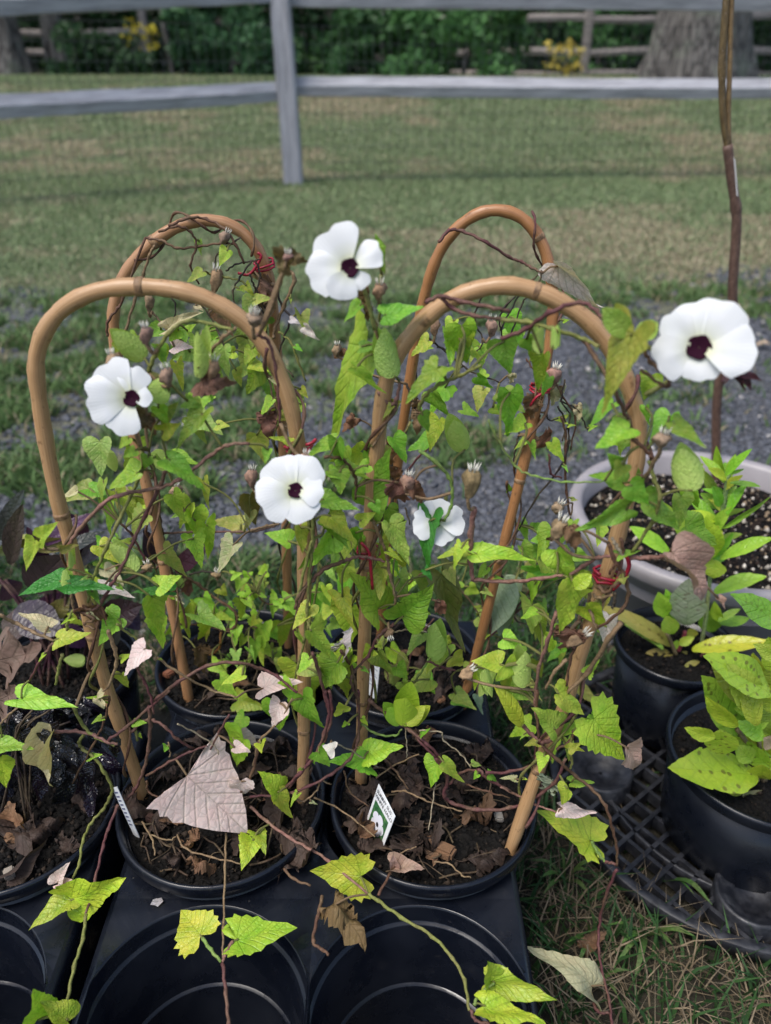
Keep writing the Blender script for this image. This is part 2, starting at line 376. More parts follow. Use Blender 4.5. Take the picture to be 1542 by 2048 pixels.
# ------------------------------------------------------------------ blades of grass
def blades(name, x, y, z, h, w, lean, c, mat=None):
    n = len(x); a = np.random.rand(n) * 2 * np.pi; b = np.random.rand(n) * 2 * np.pi
    dx, dy = np.cos(a), np.sin(a); sx, sy = -np.sin(b), np.cos(b)
    l1, l2 = lean * h * .35, lean * h
    hz = h * np.sqrt(np.clip(1 - (lean * .85) ** 2, .08, 1))
    co = np.empty((n, 5, 3)); w2 = w * .5
    co[:, 0] = np.stack([x - sx * w2, y - sy * w2, z - .004], -1); co[:, 1] = np.stack([x + sx * w2, y + sy * w2, z - .004], -1)
    co[:, 2] = np.stack([x + dx * l1 - sx * w2 * .8, y + dy * l1 - sy * w2 * .8, z + hz * .6], -1)
    co[:, 3] = np.stack([x + dx * l1 + sx * w2 * .8, y + dy * l1 + sy * w2 * .8, z + hz * .6], -1)
    co[:, 4] = np.stack([x + dx * l2, y + dy * l2, z + hz], -1)
    i = np.arange(n) * 5
    q = np.stack([i, i + 1, i + 3, i + 2], -1); t = np.stack([i + 2, i + 3, i + 4], -1)
    return raw_mesh(name, co, q, t, mat or M['grass'], np.repeat(c, 5, 0))
def greens(n, a, b):
    t = np.random.rand(n, 1); c = np.array(a) * (1 - t) + np.array(b) * t
    return c * (.75 + .5 * np.random.rand(n, 1))

# lawn, thinner with distance
n = 330000
Yv = 2.3 * (15.5 / 2.3) ** (np.random.rand(n) ** .8); Xv = (np.random.rand(n) * 2 - 1) * (Yv * .62 + .5)
keep = np.random.rand(n) > gravel_mask(Xv, Yv) * 1.0
Xv, Yv = Xv[keep], Yv[keep]; n = len(Xv); d = dry_mask(Xv, Yv)
isd = np.random.rand(n) < d * .7 + .08
c = greens(n, (.155, .215, .095), (.225, .285, .14)); c[isd] = greens(isd.sum(), (.30, .27, .16), (.46, .41, .28))
h = (.013 + .020 * np.random.rand(n)) * (1 + .04 * Yv); h[isd] *= .75
o = link('lawn_grass', blades('lawn_grass', Xv, Yv, gz(Xv, Yv), h, .0026 + .0011 * Yv, .6 + .5 * np.random.rand(n), c))
tag(o, 'mown green lawn with straw coloured dry patches', 'grass', kind='stuff')
# weeds and grass growing in the gravel
n = 230000
Yv = .86 + 2.2 * np.random.rand(n); Xv = (np.random.rand(n) * 2 - 1) * (Yv * .6 + .35)
keep = (np.random.rand(n) < (weed_mask(Xv, Yv) * .8 * sstep(.3, .7, vnoise(Xv, Yv, 14, 77)) + .008)) & (gravel_mask(Xv, Yv) > .3)
Xv, Yv = Xv[keep], Yv[keep]; n = len(Xv)
c = greens(n, (.085, .15, .05), (.145, .235, .08)); isd = np.random.rand(n) < .12; c[isd] = greens(isd.sum(), (.24, .2, .11), (.36, .31, .2))
o = link('gravel_weeds', blades('gravel_weeds', Xv, Yv, gz(Xv, Yv), .018 + .032 * np.random.rand(n), .004 + .004 * np.random.rand(n), .5 + .5 * np.random.rand(n), c))
tag(o, 'sparse green weeds and grass sprouting through the gravel', 'weeds', kind='stuff')
# grass round the pots in the foreground
n = 52000
Yv = .18 + .85 * np.random.rand(n); Xv = -.95 + 1.9 * np.random.rand(n)
mask = ~((Xv > -.47) & (Xv < .105) & (Yv < .70)) & (((Xv - .41) / .13) ** 2 + ((Yv - .875) / .13) ** 2 > 1) & (((Xv - .359) / .075) ** 2 + ((Yv - .518) / .075) ** 2 > 1) & (((Xv - .325) / .06) ** 2 + ((Yv - .67) / .06) ** 2 > 1)
Xv, Yv = Xv[mask], Yv[mask]; n = len(Xv); d = dry_mask(Xv, Yv)
ind = ((Xv - .375) ** 2 + (Yv - .575) ** 2) < .195 ** 2
keep = ~ind | (np.random.rand(n) < .12); Xv, Yv, d, ind = Xv[keep], Yv[keep], d[keep], ind[keep]; n = len(Xv)
isd = np.random.rand(n) < (.18 + .42 * d)
c = greens(n, (.028, .075, .024), (.06, .135, .04)); c[isd] = greens(isd.sum(), (.16, .12, .075), (.33, .26, .17))
h = .018 + .035 * np.random.rand(n); h[ind] *= .5; h[isd] *= 1.25
lean = .45 + .5 * np.random.rand(n); lean[isd] = .85 + .3 * np.random.rand(isd.sum())
w = .0022 + .0024 * np.random.rand(n); w[isd] = .0012 + .0009 * np.random.rand(isd.sum())
o = link('short_grass', blades('short_grass', Xv, Yv, gz(Xv, Yv), h, w, lean, c))
tag(o, 'short green and straw coloured grass around the pots', 'grass', kind='stuff')

# ------------------------------------------------------------------ gravel
n = 80000
Yv = .82 * (3.15 / .82) ** np.random.rand(n); Xv = (np.random.rand(n) * 2 - 1) * (Yv * .6 + .3)
keep = np.random.rand(n) < gravel_mask(Xv, Yv) * (1 - .55 * weed_mask(Xv, Yv)); Xv, Yv = Xv[keep], Yv[keep]; n = len(Xv)
s = (.0026 + .0062 * np.random.rand(n) ** 2.4) * (.75 + .25 * Yv)
base = np.array([(-1, -1, -1), (1, -1, -1), (1, 1, -1), (-1, 1, -1), (-1, -1, 1), (1, -1, 1), (1, 1, 1), (-1, 1, 1)], float) * .7
co = base[None] * (.6 + .65 * np.random.rand(n, 8, 3)) * s[:, None, None] * np.array([1, 1, .62])
an = np.random.rand(n) * 6.28; ca, sa = np.cos(an)[:, None], np.sin(an)[:, None]
co = np.stack([co[..., 0] * ca - co[..., 1] * sa, co[..., 0] * sa + co[..., 1] * ca, co[..., 2] + co[..., 0] * (np.random.rand(n, 1) - .5) * .9], -1)
co += np.stack([Xv, Yv, gz(Xv, Yv) + s * .25], -1)[:, None]
qf = np.array([(0, 3, 2, 1), (4, 5, 6, 7), (0, 1, 5, 4), (1, 2, 6, 5), (2, 3, 7, 6), (3, 0, 4, 7)])
quads = (np.arange(n) * 8)[:, None, None] + qf[None]
gc = np.array([.112, .118, .134]) * (.65 + .5 * np.random.rand(n, 1) ** 1.4)
lt = np.random.rand(n) < .022; gc[lt] = np.array([.36, .34, .32]) * (.7 + .6 * np.random.rand(lt.sum(), 1))
o = link('gravel', raw_mesh('gravel', co, quads, mat=M['stones'], col=np.repeat(gc, 8, 0), sm=False))
tag(o, 'blue grey crushed stone gravel of the path', 'gravel', kind='stuff')
# dead leaves and twigs lying on the lawn and gravel
for i, (u, v, zz) in enumerate([(1395, 292, .01), (292, 378, .01), (520, 330, .01), (985, 300, .01), (1520, 700, .01)]):
    p = P(u, v, z=0.0); s_ = .014 + .006 * (i % 3)
    V = [(-s_, -s_ * .5, .002), (0, -s_ * .7, .012), (s_ * 1.2, -.2 * s_, .004), (s_ * .7, s_ * .7, .014), (-s_ * .4, s_ * .8, .003), (0, 0, .009)]
    f = [(5, 0, 1), (5, 1, 2), (5, 2, 3), (5, 3, 4), (5, 4, 0)]
    o = link('fallen_leaf', mesh('fallen_leaf', V, f, M['dryleaf'], uv=[(a[0] / s_ * .4, a[1] / s_ * .5 + .5) for a in V]), color=(.50, .40, .28, 0))
    o.location = (p.x, p.y, float(gz(p.x, p.y)) + .012)
    tag(o, ['pale curled fallen leaf on the lawn below the big tree', 'tan fallen leaf on the lawn left of the fence post', 'small tan fallen leaf just left of the fence post foot',
            'brown fallen leaf on the lawn right of the fence post', 'pale fallen leaf on the gravel at the right edge beside the right flower'][i], 'leaf', 'fallen leaves on the ground')

# ------------------------------------------------------------------ near fence: post, rails, wire
def rail(name, A, B, hh, hd, parent, mat, n=26, bow=.012, seed=0):
    """weathered split rail: upper face tilted up, lower face upright; built along local x"""
    rs = np.random.RandomState(seed); L = (B - A).length; ax = (B - A).normalized()
    side = Vector((0, 0, 1)).cross(ax).normalized(); up = ax.cross(side)
    V, Fc = [], []
    for i in range(n + 1):
        t = i / n; tp = min(1, .45 + 3.2 * min(t, 1 - t)); zz = bow * math.sin(math.pi * t * 1.3 + seed)
        # corner profile (side: - is towards the camera)
        pr = [(-hd * 1.05 * tp, .05 * hh), (-hd * .2 * tp, .98 * hh), (hd * .8 * tp, .9 * hh), (hd * tp, -.6 * hh), (hd * .4 * tp, -hh), (-hd * .66 * tp, -.95 * hh)]
        for a, b in pr:
            V.append((t * L, a + (rs.rand() - .5) * hd * .10, b * (.8 + .2 * tp) + zz + (rs.rand() - .5) * hh * .08))
    m = len(pr)
    for i in range(n):
        for k_ in range(m):
            Fc.append((i * m + k_, i * m + (k_ + 1) % m, (i + 1) * m + (k_ + 1) % m, (i + 1) * m + k_))
    Fc.append(tuple(range(m))); Fc.append(tuple(range(n * m + m - 1, n * m - 1, -1)))
    o = link(name, mesh(name, V, Fc, mat, sm=False), parent)
    rot = Matrix((ax, side, up)).transposed().to_4x4()
    off = parent.location if parent is not None else Vector((0, 0, 0))
    o.matrix_basis = Matrix.Translation(A - off) @ rot; return o
FB = P(588, 366, z=0.0)
fence = empty('split_rail_fence', FB); tag(fence, 'weathered grey post and rail fence with wire mesh crossing the lawn', 'fence')
def post(name, foot, top, hw, hd, parent, mat, seed=0):
    rs = np.random.RandomState(seed); V, Fc = [], []; n = 14
    for i in range(n + 1):
        t = i / n; c_ = foot.lerp(top, t)
        for a, b in ((-1, -.75), (-.75, -1), (.75, -1), (1, -.75), (1, .9), (-1, .9)):
            V.append(c_ + Vector((a * hw * (1 - .06 * t) + (rs.rand() - .5) * .004, b * hd, 0)) - parent.location)
    for i in range(n):
        for k_ in range(6): Fc.append((i * 6 + k_, i * 6 + (k_ + 1) % 6, (i + 1) * 6 + (k_ + 1) % 6, (i + 1) * 6 + k_))
    Fc.append((5, 4, 3, 2, 1, 0)); Fc.append(tuple(range(n * 6, n * 6 + 6)))
    return link(name, mesh(name, V, Fc, mat, sm=False), parent)
FY = FB.y
foot = FB + Vector((0, 0, -.05)); top = P(556, -60, Y=FY)
post('post', foot, top, .064, .05, fence, M['post'], 3)
lA, lB = P(-260, 236, Y=FY - 1.25), P(566, 178, Y=FY + .02)
rail('rail', lA, lB, .062, .052, fence, M['rail'], seed=1)
rail('rail', P(566, 176, Y=FY + .07), P(1900, 172, Y=FY + .35), .062, .052, fence, M['rail'], seed=2)
rail('rail', P(-260, 2, Y=FY - 1.25), P(562, -14, Y=FY + .02), .068, .052, fence, M['rail'], seed=4)
rail('rail', P(562, -14, Y=FY + .07), P(1900, 10, Y=FY + .35), .068, .052, fence, M['rail'], seed=5)
# wire mesh (5 x 10 cm) stapled behind the rails
parts = []
for A, B in ((Vector((lA.x, lA.y + .08, 0)), Vector((FB.x, FY + .09, 0))), (Vector((FB.x, FY + .09, 0)), P(1900, 172, Y=FY + .43))):
    B = Vector((B.x, B.y, 0)); L = (B - A).length; nv = int(L / .055)
    for i in range(nv + 1):
        q = A.lerp(B, i / nv); z0 = float(gz(q.x, q.y))
        parts.append(tube([Vector((q.x, q.y, z0)) - FB, Vector((q.x, q.y, z0 + .92)) - FB], .0017, 3, False)[:2])
    for j in range(10):
        zz = .02 + .1 * j
        parts.append(tube([A.lerp(B, t / 8) + Vector((0, 0, zz)) - FB for t in range(9)], .0018, 3, False)[:2])
o = link('wire_mesh', mesh('wire_mesh', *joinvf(parts), M['wire'], sm=False), fence); tag(o, kind='stuff')

# ------------------------------------------------------------------ far fence at the wood's edge
def at_far(u, v, Y): return P(u, v, Y=Y)
ff = empty('far_fence', Vector((3.6, 15.0, float(gz(3.6, 15.0))))); tag(ff, 'three rail wooden fence at the edge of the wood beside the big tree', 'fence')
def fpost(u, Y):
    b = P(u, 150, Y=Y); b.z = float(gz(b.x, b.y)) - .1; post('post', b, b + Vector((0, 0, 1.5)), .07, .06, ff, M["oldrail"], int(abs(u))); return b
p0 = fpost(1166, 15.0); p1 = fpost(1560, 15.2); p2 = fpost(760, 15.6)
for A, B, js in ((p2, p0, 1), (p0, p1, 2)):
    for j, v in enumerate((40, 105, 145)):
        za = (P(1166, (36, 104, 150)[j], Y=15.0)).z
        rail('rail', Vector((A.x, A.y - .03, za + (.05 if js == 1 and j == 0 else 0))), Vector((B.x, B.y - .03, za - (.02 if js == 1 else -.02))), .055, .05, ff, M['oldrail'], 10, .03, 10 + j * js)
lf = empty('far_fence', Vector((-7.5, 16.6, float(gz(-7.5, 16.6))))); tag(lf, 'old wooden rail fence half hidden behind the trunks at far left', 'fence')
ff_ = ff; ff = lf
q0 = fpost(-60, 16.6); q1 = fpost(300, 16.9)
for v in (65, 103):
    zz = P(60, v, Y=16.6).z; rail('rail', Vector((q0.x, q0.y - .03, zz)), Vector((q1.x, q1.y - .03, zz + .04)), .055, .05, lf, M['oldrail'], 10, .03, v)
ff = ff_

# ------------------------------------------------------------------ trees and wood
def leafquads(name, pts, size, c, mat=None):
    n = len(pts); a = np.random.randn(n, 3); a /= np.linalg.norm(a, axis=1)[:, None]
    b = np.random.randn(n, 3); b -= a * (a * b).sum(1)[:, None]; b /= np.linalg.norm(b, axis=1)[:, None]; nn = np.cross(a, b)
    s = (size * (.6 + .8 * np.random.rand(n)))[:, None]
    co = np.stack([pts - a * s, pts + b * s * .55 + nn * s * .2, pts + a * s, pts - b * s * .55 + nn * s * .2], 1)
    i = np.arange(n) * 4; t = np.concatenate([np.stack([i, i + 1, i + 2], -1), np.stack([i, i + 2, i + 3], -1)])
    return raw_mesh(name, co, None, t, mat or M['woodleaf'], np.repeat(c, 4, 0), sm=False)
def clumps(cent, rad, n):
    """points scattered in ragged clumps"""
    cent = np.asarray(cent, float); k_ = len(cent); w = np.random.randint(0, k_, n)
    v = np.random.randn(n, 3); v /= np.linalg.norm(v, axis=1)[:, None]; v *= (np.random.rand(n, 1) ** .45)
    return cent[w] + v * np.asarray(rad)[w][:, None] * np.array([1, 1, .8])
def trunk_mesh(r0, h, flare=.6, seg=26, rows=16, lean=0.0, seed=0, ridge=.07):
    rs = np.random.RandomState(seed); ph = rs.rand(6) * 6; V, Fc = [], []
    for i in range(rows + 1):
        t = i / rows; z = -.15 + (h + .15) * t ** 1.6; r = r0 * (1 - .35 * t) * (1 + flare * math.exp(-max(z, 0) * 2.2 / (r0 * 2)))
        for k_ in range(seg):
            a = 2 * math.pi * k_ / seg
            q = r * (1 + ridge * math.sin(7 * a + ph[0] + z) + ridge * .7 * math.sin(12 * a + ph[1] - 1.5 * z) + .12 * math.exp(-max(z, 0) * 1.6) * math.sin(4 * a + ph[2]) + .03 * rs.randn())
            V.append((q * math.cos(a) + lean * z, q * math.sin(a), z))
    for i in range(rows):
        for k_ in range(seg): Fc.append((i * seg + k_, i * seg + (k_ + 1) % seg, (i + 1) * seg + (k_ + 1) % seg, (i + 1) * seg + k_))
    return mesh('trunk', V, Fc, M['bark'])
def tree(name, u, Y, r0, h, label, crown_n=2600, flare=.5, lean=0., seed=0, cz=None, crad=2.2):
    x = P(u, 150, Y=Y).x; z = float(gz(x, Y)); t = empty(name, (x, Y, z)); tag(t, label, 'tree', 'trees at the edge of the wood')
    link('trunk', trunk_mesh(r0, h, flare, lean=lean, seed=seed), t)
    rs = np.random.RandomState(seed)
    for i in range(5):
        a = rs.rand() * 6.28; z0 = h * (.6 + .08 * i); L = crad * .8
        p_ = catmull([Vector((lean * z0, 0, z0)), Vector((lean * z0 + math.cos(a) * L * .5, math.sin(a) * L * .5, z0 + L * .45)), Vector((lean * z0 + math.cos(a) * L, math.sin(a) * L, z0 + L * .7))], 4)
        v_, f_, uv_ = tube(p_, [r0 * .4 * (1 - .8 * j / (len(p_) - 1)) for j in range(len(p_))], 7); link('limb', mesh('limb', v_, f_, M['bark']), t)
    cz = cz or h * 1.05
    cc = np.stack([(rs.rand(26) * 2 - 1) * crad, (rs.rand(26) * 2 - 1) * crad * .8, cz + (rs.rand(26) - .35) * crad * 1.1], -1)
    pts = clumps(cc, .35 + .5 * rs.rand(26), crown_n)
    link('crown', leafquads('crown', pts, .13, greens(crown_n, (.035, .075, .02), (.07, .13, .035))), t); return t
tree('oak_tree', 1388, 12.6, .60, 7.5, 'massive grey oak trunk with flared base behind the fence', 5200, .30, -.015, 3, 8.2, 3.0)
tree('pine_tree', 28, 15.4, .26, 7.0, 'thick grey trunk at the far left edge of the wood', 2600, .35, -.01, 5)
tree('pine_tree', 122, 15.9, .20, 7.0, 'slimmer grey trunk second from the left at the wood edge', 2600, .3, .0, 6)
tree('young_tree', 345, 15.2, .045, 4.6, 'thin pale leaning stem of a young tree by leaves coloured yellow as if sunlit', 900, .2, -.06, 8, 4.6, 1.2)
tree('young_tree', 520, 18.6, .07, 6.0, 'thin dark stem in the wood left of the fence post', 1200, .2, .02, 9, 6.0, 1.5)
tree('young_tree', 820, 19.0, .09, 6.0, 'dark upright stem deep in the wood right of the fence post', 1200, .2, -.01, 12, 6.0, 1.5)
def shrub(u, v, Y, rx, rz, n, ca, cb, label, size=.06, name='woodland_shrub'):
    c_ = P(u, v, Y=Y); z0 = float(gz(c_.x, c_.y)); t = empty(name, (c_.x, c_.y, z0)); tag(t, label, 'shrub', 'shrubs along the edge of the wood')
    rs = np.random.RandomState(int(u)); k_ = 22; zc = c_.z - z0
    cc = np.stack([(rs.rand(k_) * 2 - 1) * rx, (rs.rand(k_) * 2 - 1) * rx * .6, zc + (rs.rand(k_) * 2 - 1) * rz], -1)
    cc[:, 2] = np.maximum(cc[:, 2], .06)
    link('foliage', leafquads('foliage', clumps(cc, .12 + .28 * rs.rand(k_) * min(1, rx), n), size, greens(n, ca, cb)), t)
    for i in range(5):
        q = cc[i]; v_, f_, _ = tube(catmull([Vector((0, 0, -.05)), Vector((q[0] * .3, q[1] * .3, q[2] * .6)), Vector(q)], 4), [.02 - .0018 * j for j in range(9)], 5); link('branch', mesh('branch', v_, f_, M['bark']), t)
G1, G2 = (.04, .11, .035), (.09, .21, .065)
shrub(925, 95, 13.6, 1.0, .55, 5200, G1, G2, 'light green leafy shrub right of centre below the top rail')
shrub(760, 105, 14.5, .9, .5, 4200, (.03, .085, .03), (.07, .16, .055), 'mid green shrub just right of the fence post')
shrub(450, 95, 14.6, 1.1, .5, 5200, (.03, .085, .035), (.07, .16, .065), 'bluish green shrub just left of the fence post')
shrub(215, 115, 15.0, .8, .3, 2600, (.02, .055, .02), (.05, .11, .04), 'low green shrub beside the left trunks')
shrub(278, 72, 14.9, .26, .16, 64, (.45, .38, .03), (.62, .52, .05), 'shrub leaves at upper left with sunlight painted in as bright yellow', .05)  # yellow leaf colour stands in for a patch of sun on the foliage
shrub(1128, 118, 14.0, .26, .20, 110, (.50, .40, .06), (.62, .50, .12), 'shrub leaves by the far fence post with sunlight painted in as bright yellow', .05)  # sunlit spot in the wood, its light put into the leaf colour
shrub(1205, 90, 16.0, .5, .5, 1500, G1, G2, 'green shrub behind the far fence next to the big trunk')
shrub(640, 125, 15.2, .8, .25, 2400, (.03, .075, .02), (.06, .13, .04), 'low green undergrowth behind the fence post')
shrub(1520, 60, 17, .7, .5, 1500, (.02, .05, .02), (.045, .1, .035), 'dark green shrub right of the big trunk')
# the wood itself: undergrowth and canopy, one mass
k_ = 620; cc = np.stack([-15 + 31 * np.random.rand(k_), 16.5 + 15 * np.random.rand(k_), np.zeros(k_)], -1); cc[:, 2] = gz(cc[:, 0], cc[:, 1]) + 3.4 * np.random.rand(k_)
pts = clumps(cc, .5 + .8 * np.random.rand(k_), 80000)
o = link('wood_undergrowth', leafquads('wood_undergrowth', pts, .10, greens(len(pts), (.022, .06, .022), (.055, .125, .042)))); tag(o, 'dark green undergrowth of the wood in the distance', 'wood', kind='stuff')
k_ = 500; cc = np.stack([-17 + 35 * np.random.rand(k_), 16.0 + 18 * np.random.rand(k_), 4.5 + 5 * np.random.rand(k_)], -1)
pts = clumps(cc, .9 + 1.1 * np.random.rand(k_), 42000)
o = link('wood_canopy', leafquads('wood_canopy', pts, .24, greens(len(pts), (.02, .05, .015), (.05, .10, .03)))); tag(o, 'leafy canopy above the wood behind the lawn', 'wood', kind='stuff')

# ------------------------------------------------------------------ pots
RIM = .18
def soil_disc(r, z, rough=.006, seed=0):
    rs = np.random.RandomState(seed); V, Fc, seg, rings = [(0, 0, z)], [], 40, 14
    for i in range(1, rings + 1):
        for k_ in range(seg):
            a = 2 * math.pi * k_ / seg; q = r * i / rings
            x, y = q * math.cos(a), q * math.sin(a)
            edge = 1 - .9 * (i / rings) ** 6
            V.append((x, y, z + rough * edge * float(fbm(x + seed, y, 38, 60) * 2 - 1) + rough * .8 * (rs.rand() - .5) * edge))
    for k_ in range(seg): Fc.append((0, 1 + k_, 1 + (k_ + 1) % seg))
    for i in range(rings - 1):
        for k_ in range(seg):
            a = 1 + i * seg + k_; b = 1 + i * seg + (k_ + 1) % seg; Fc.append((a, a + seg, b + seg, b))
    return mesh('soil', V, Fc, M['soil'])
def crumbs(r, z, n, cs, seed, size=(.0006, .0034)):
    rs = np.random.RandomState(seed); a = rs.rand(n) * 6.283; q = r * np.sqrt(rs.rand(n))
    s = size[0] + (size[1] - size[0]) * rs.rand(n) ** 4
    o6 = np.array([(1, 0, 0), (0, 1, 0), (-1, 0, 0), (0, -1, 0), (0, 0, 1), (0, 0, -1)], float)
    x, y = q * np.cos(a), q * np.sin(a)
    zz = z + .005 * (fbm(x + seed, y, 38, 60) * 2 - 1) + s * .4
    co = o6[None] * (.6 + .8 * rs.rand(n, 6, 1)) * s[:, None, None] + np.stack([x, y, zz], -1)[:, None]
    t = np.array([(0, 1, 4), (1, 2, 4), (2, 3, 4), (3, 0, 4), (1, 0, 5), (2, 1, 5), (3, 2, 5), (0, 3, 5)])
    tr = (np.arange(n) * 6)[:, None, None] + t[None]
    cs = np.array(cs); c = cs[rs.randint(0, len(cs), n)] * (.6 + .7 * rs.rand(n, 1))
    return raw_mesh('crumbs', co, None, tr, M['crumb'], np.repeat(c, 6, 0), sm=False)
DARKC = [(.003, .0027, .0023), (.004, .0035, .003), (.006, .005, .004), (.011, .0085, .007), (.035, .025, .018)]
def pot(name, x, y, zb, zt, rt, rb, label, mat=None, soil_drop=.014, group='black nursery pots', lip=.005, lip_h=.012, seed=0, crumb=2600, cs=DARKC, ncr=None):
    t = empty(name, (x, y, zb)); tag(t, label, 'plant pot', group); m = mat or M['black']; H = zt - zb
    b = [(0.004, .0), (rb, .0), (rb + .003, .004), (rt - lip, H - lip_h)]
    inn = [(rt - .0022 - lip, H - lip_h), (rb - .002, .005), (.004, .005)]
    link('body', mesh('body', *lathe(b + inn[0:1] + inn[1:], 56), m), t)
    rp = [(rt - lip + .0004, H - lip_h - .0012), (rt - .001, H - lip_h), (rt, H - lip_h + .002), (rt, H - .0025), (rt - .0012, H), (rt - .003, H), (rt - .0044, H - .002), (rt - lip - .0015, H - lip_h)]
    link('rim', mesh('rim', *lathe(rp, 64), m), t)
    rs_ = rb + (rt - lip - rb) * ((H - soil_drop) / H) - .0015
    link('soil', soil_disc(rs_, H - soil_drop, .006, seed), t)
    o = link('soil_crumbs', crumbs(rs_ * .97, H - soil_drop, crumb, cs, seed), t); tag(o, kind='stuff'); return t
PFL = (P(439, 1612, z=RIM).x, .426); PFR = (P(868, 1612, z=RIM).x, .426); PBL = (P(478, 1308, z=RIM).x, .592); PBR = (P(806, 1308, z=RIM).x, .592)
pot('plant_pot', *PFL, .035, RIM, .0835, .062, 'black nursery pot at front left holding the big pink dry leaf', seed=1)
pot('plant_pot', *PFR, .035, RIM, .0835, .062, 'black nursery pot at front right with the pictured plant tag', seed=2)
pot('plant_pot', *PBL, .035, RIM, .081, .062, 'black nursery pot behind the front left vine pot', seed=3)
pot('plant_pot', *PBR, .035, RIM, .081, .062, 'black nursery pot behind the front right vine pot', seed=4)
PLF = (P(28, 1600, z=RIM).x, .418); PLB = (P(112, 1330, z=RIM - .01).x, .592)
pot('plant_pot', *PLF, .035, RIM, .083, .062, 'black pot at the left edge with wet blackish drooping foliage', seed=5)
pot('plant_pot', *PLB, .02, RIM - .01, .081, .062, 'black pot at the left behind, under the purple leaved plant', seed=6)
PRF = (.359, .518); PRS = (.325, .672)
pot('plant_pot', *PRF, .022, .13, .0885, .074, 'wide short black pot at the right edge with spotted lime leaves', seed=7, soil_drop=.02, crumb=700)
pot('plant_pot', *PRS, .020, .135, .067, .053, 'small black pot in front of the large beige pot', seed=8, soil_drop=.018, crumb=700)
PB = (.435, .878)
bt = empty('beige_planter', (PB[0], PB[1], 0)); tag(bt, 'large round greyish beige planter holding a young sapling', 'planter')
Hb, rt, rb = .185, .187, .125
prof = [(.01, 0), (rb, 0), (rb + .005, .005), (rt - .022, Hb - .045), (rt - .016, Hb - .042), (rt - .012, Hb - .030), (rt - .002, Hb - .024), (rt, Hb - .019)]
link('body', mesh('body', *lathe(prof, 72), M['beige']), bt)
prof = [(rt, Hb - .019), (rt + .003, Hb - .009), (rt + .001, Hb - .002), (rt - .004, Hb), (rt - .012, Hb - .001), (rt - .016, Hb - .006), (rt - .021, Hb - .06)]
link('rim', mesh('rim', *lathe(prof, 72), M['beige']), bt)
link('soil', soil_disc(rt - .0175, Hb - .034, .007, 9), bt)
PERL = DARKC + [(.03, .02, .015)] * 5 + [(.45, .40, .32), (.55, .5, .42), (.30, .22, .14)]
o = link('soil_crumbs', crumbs(rt - .022, Hb - .033, 3600, PERL, 9, (.0012, .0042)), bt); tag(o, kind='stuff')

# ------------------------------------------------------------------ carry trays with cups
DECK = .158
def tray(name, cols, rows, label, px, py, rc, skip=()):
    t = empty(name, (cols[0], rows[0], 0)); tag(t, label, 'plant tray', 'black carry trays'); O = t.location
    seg = 64; V, Fc = [], []
    for cx_ in cols:
        for cy_ in rows:
            o = len(V)
            ca_ = math.atan2(py, px); AN = sorted([2 * math.pi * (k_ + .5) / 60 for k_ in range(60)] + [ca_, math.pi - ca_, math.pi + ca_, 2 * math.pi - ca_])
            for a in AN:
                c_, s_ = math.cos(a), math.sin(a)
                q = min(px / 2 / abs(c_) if abs(c_) > 1e-6 else 9, py / 2 / abs(s_) if abs(s_) > 1e-6 else 9)
                r1 = min(rc, q - .0008)
                V.append((cx_ + c_ * q - O.x, cy_ + s_ * q - O.y, DECK)); V.append((cx_ + c_ * r1 - O.x, cy_ + s_ * r1 - O.y, DECK + .001))
            for k_ in range(seg):
                a, b = o + 2 * k_, o + 2 * ((k_ + 1) % seg); Fc.append((a, b, b + 1, a + 1))
    # corners left by the square fan
    link('deck', mesh('deck', V, Fc, M['black'], sm=False), t)
    x0, x1, y0, y1 = min(cols) - px / 2, max(cols) + px / 2, min(rows) - py / 2, max(rows) + py / 2
    for (ax, ay), (bx, by) in (((x0, y0), (x1, y0)), ((x1, y0), (x1, y1)), ((x1, y1), (x0, y1)), ((x0, y1), (x0, y0))):
        nrm = Vector((by - ay, ax - bx, 0)).normalized(); A, B = Vector((ax, ay, 0)), Vector((bx, by, 0)); n = 16; V, Fc = [], []
        for i in range(n + 1):
            p_ = A.lerp(B, i / n) - O; w_ = .0015 * math.sin(i * 1.7)
            for off, z in ((0, DECK), (.004, DECK - .002), (.005, DECK - .008), (.008 + w_, .02), (.016 + w_, .012), (.016 + w_, .006)):
                V.append(p_ + nrm * off + Vector((0, 0, z)))
        for i in range(n):
            for k_ in range(5): a = i * 6 + k_; Fc.append((a, a + 6, a + 7, a + 1))
        link('side_wall', mesh('side_wall', V, Fc, M['black']), t)
    for cx_ in cols:
        for cy_ in rows:
            rr = rc
            prof = [(rr, DECK + .001), (rr - .0008, DECK + .0006), (rr - .0014, DECK - .001), (rr - .0022, DECK - .014), (rr - .0026, DECK - .0148), (rr - .0046, DECK - .0152), (rr - .0052, DECK - .0162), (rr - .0105, .078), (rr - .011, .0775), (rr - .013, .077), (rr - .0136, .076), (rr - .019, .034), (rr - .022, .031), (.004, .030)]
            V, Fc = lathe(prof, 64); 
            V2 = []
            for (vx, vy, vz) in V:
                f_ = min(1.0, (px / 2 - .0008) / abs(vx) if abs(vx) > 1e-6 else 9, (py / 2 - .0008) / abs(vy) if abs(vy) > 1e-6 else 9)
                V2.append((vx * f_ + cx_ - O.x, vy * f_ + cy_ - O.y, vz))
            link('cup', mesh('cup', V2, Fc, M['black']), t)
TXC = (-.125, .022)
tray('carry_tray', TXC, (.268, .432, .596), 'black plastic carry tray with empty front cups under the vine pots', .147, .164, .0765)
tray('carry_tray', (-.4555, -.3025), (.268, .432), 'black plastic carry tray at the left edge of the picture', .153, .164, .078)
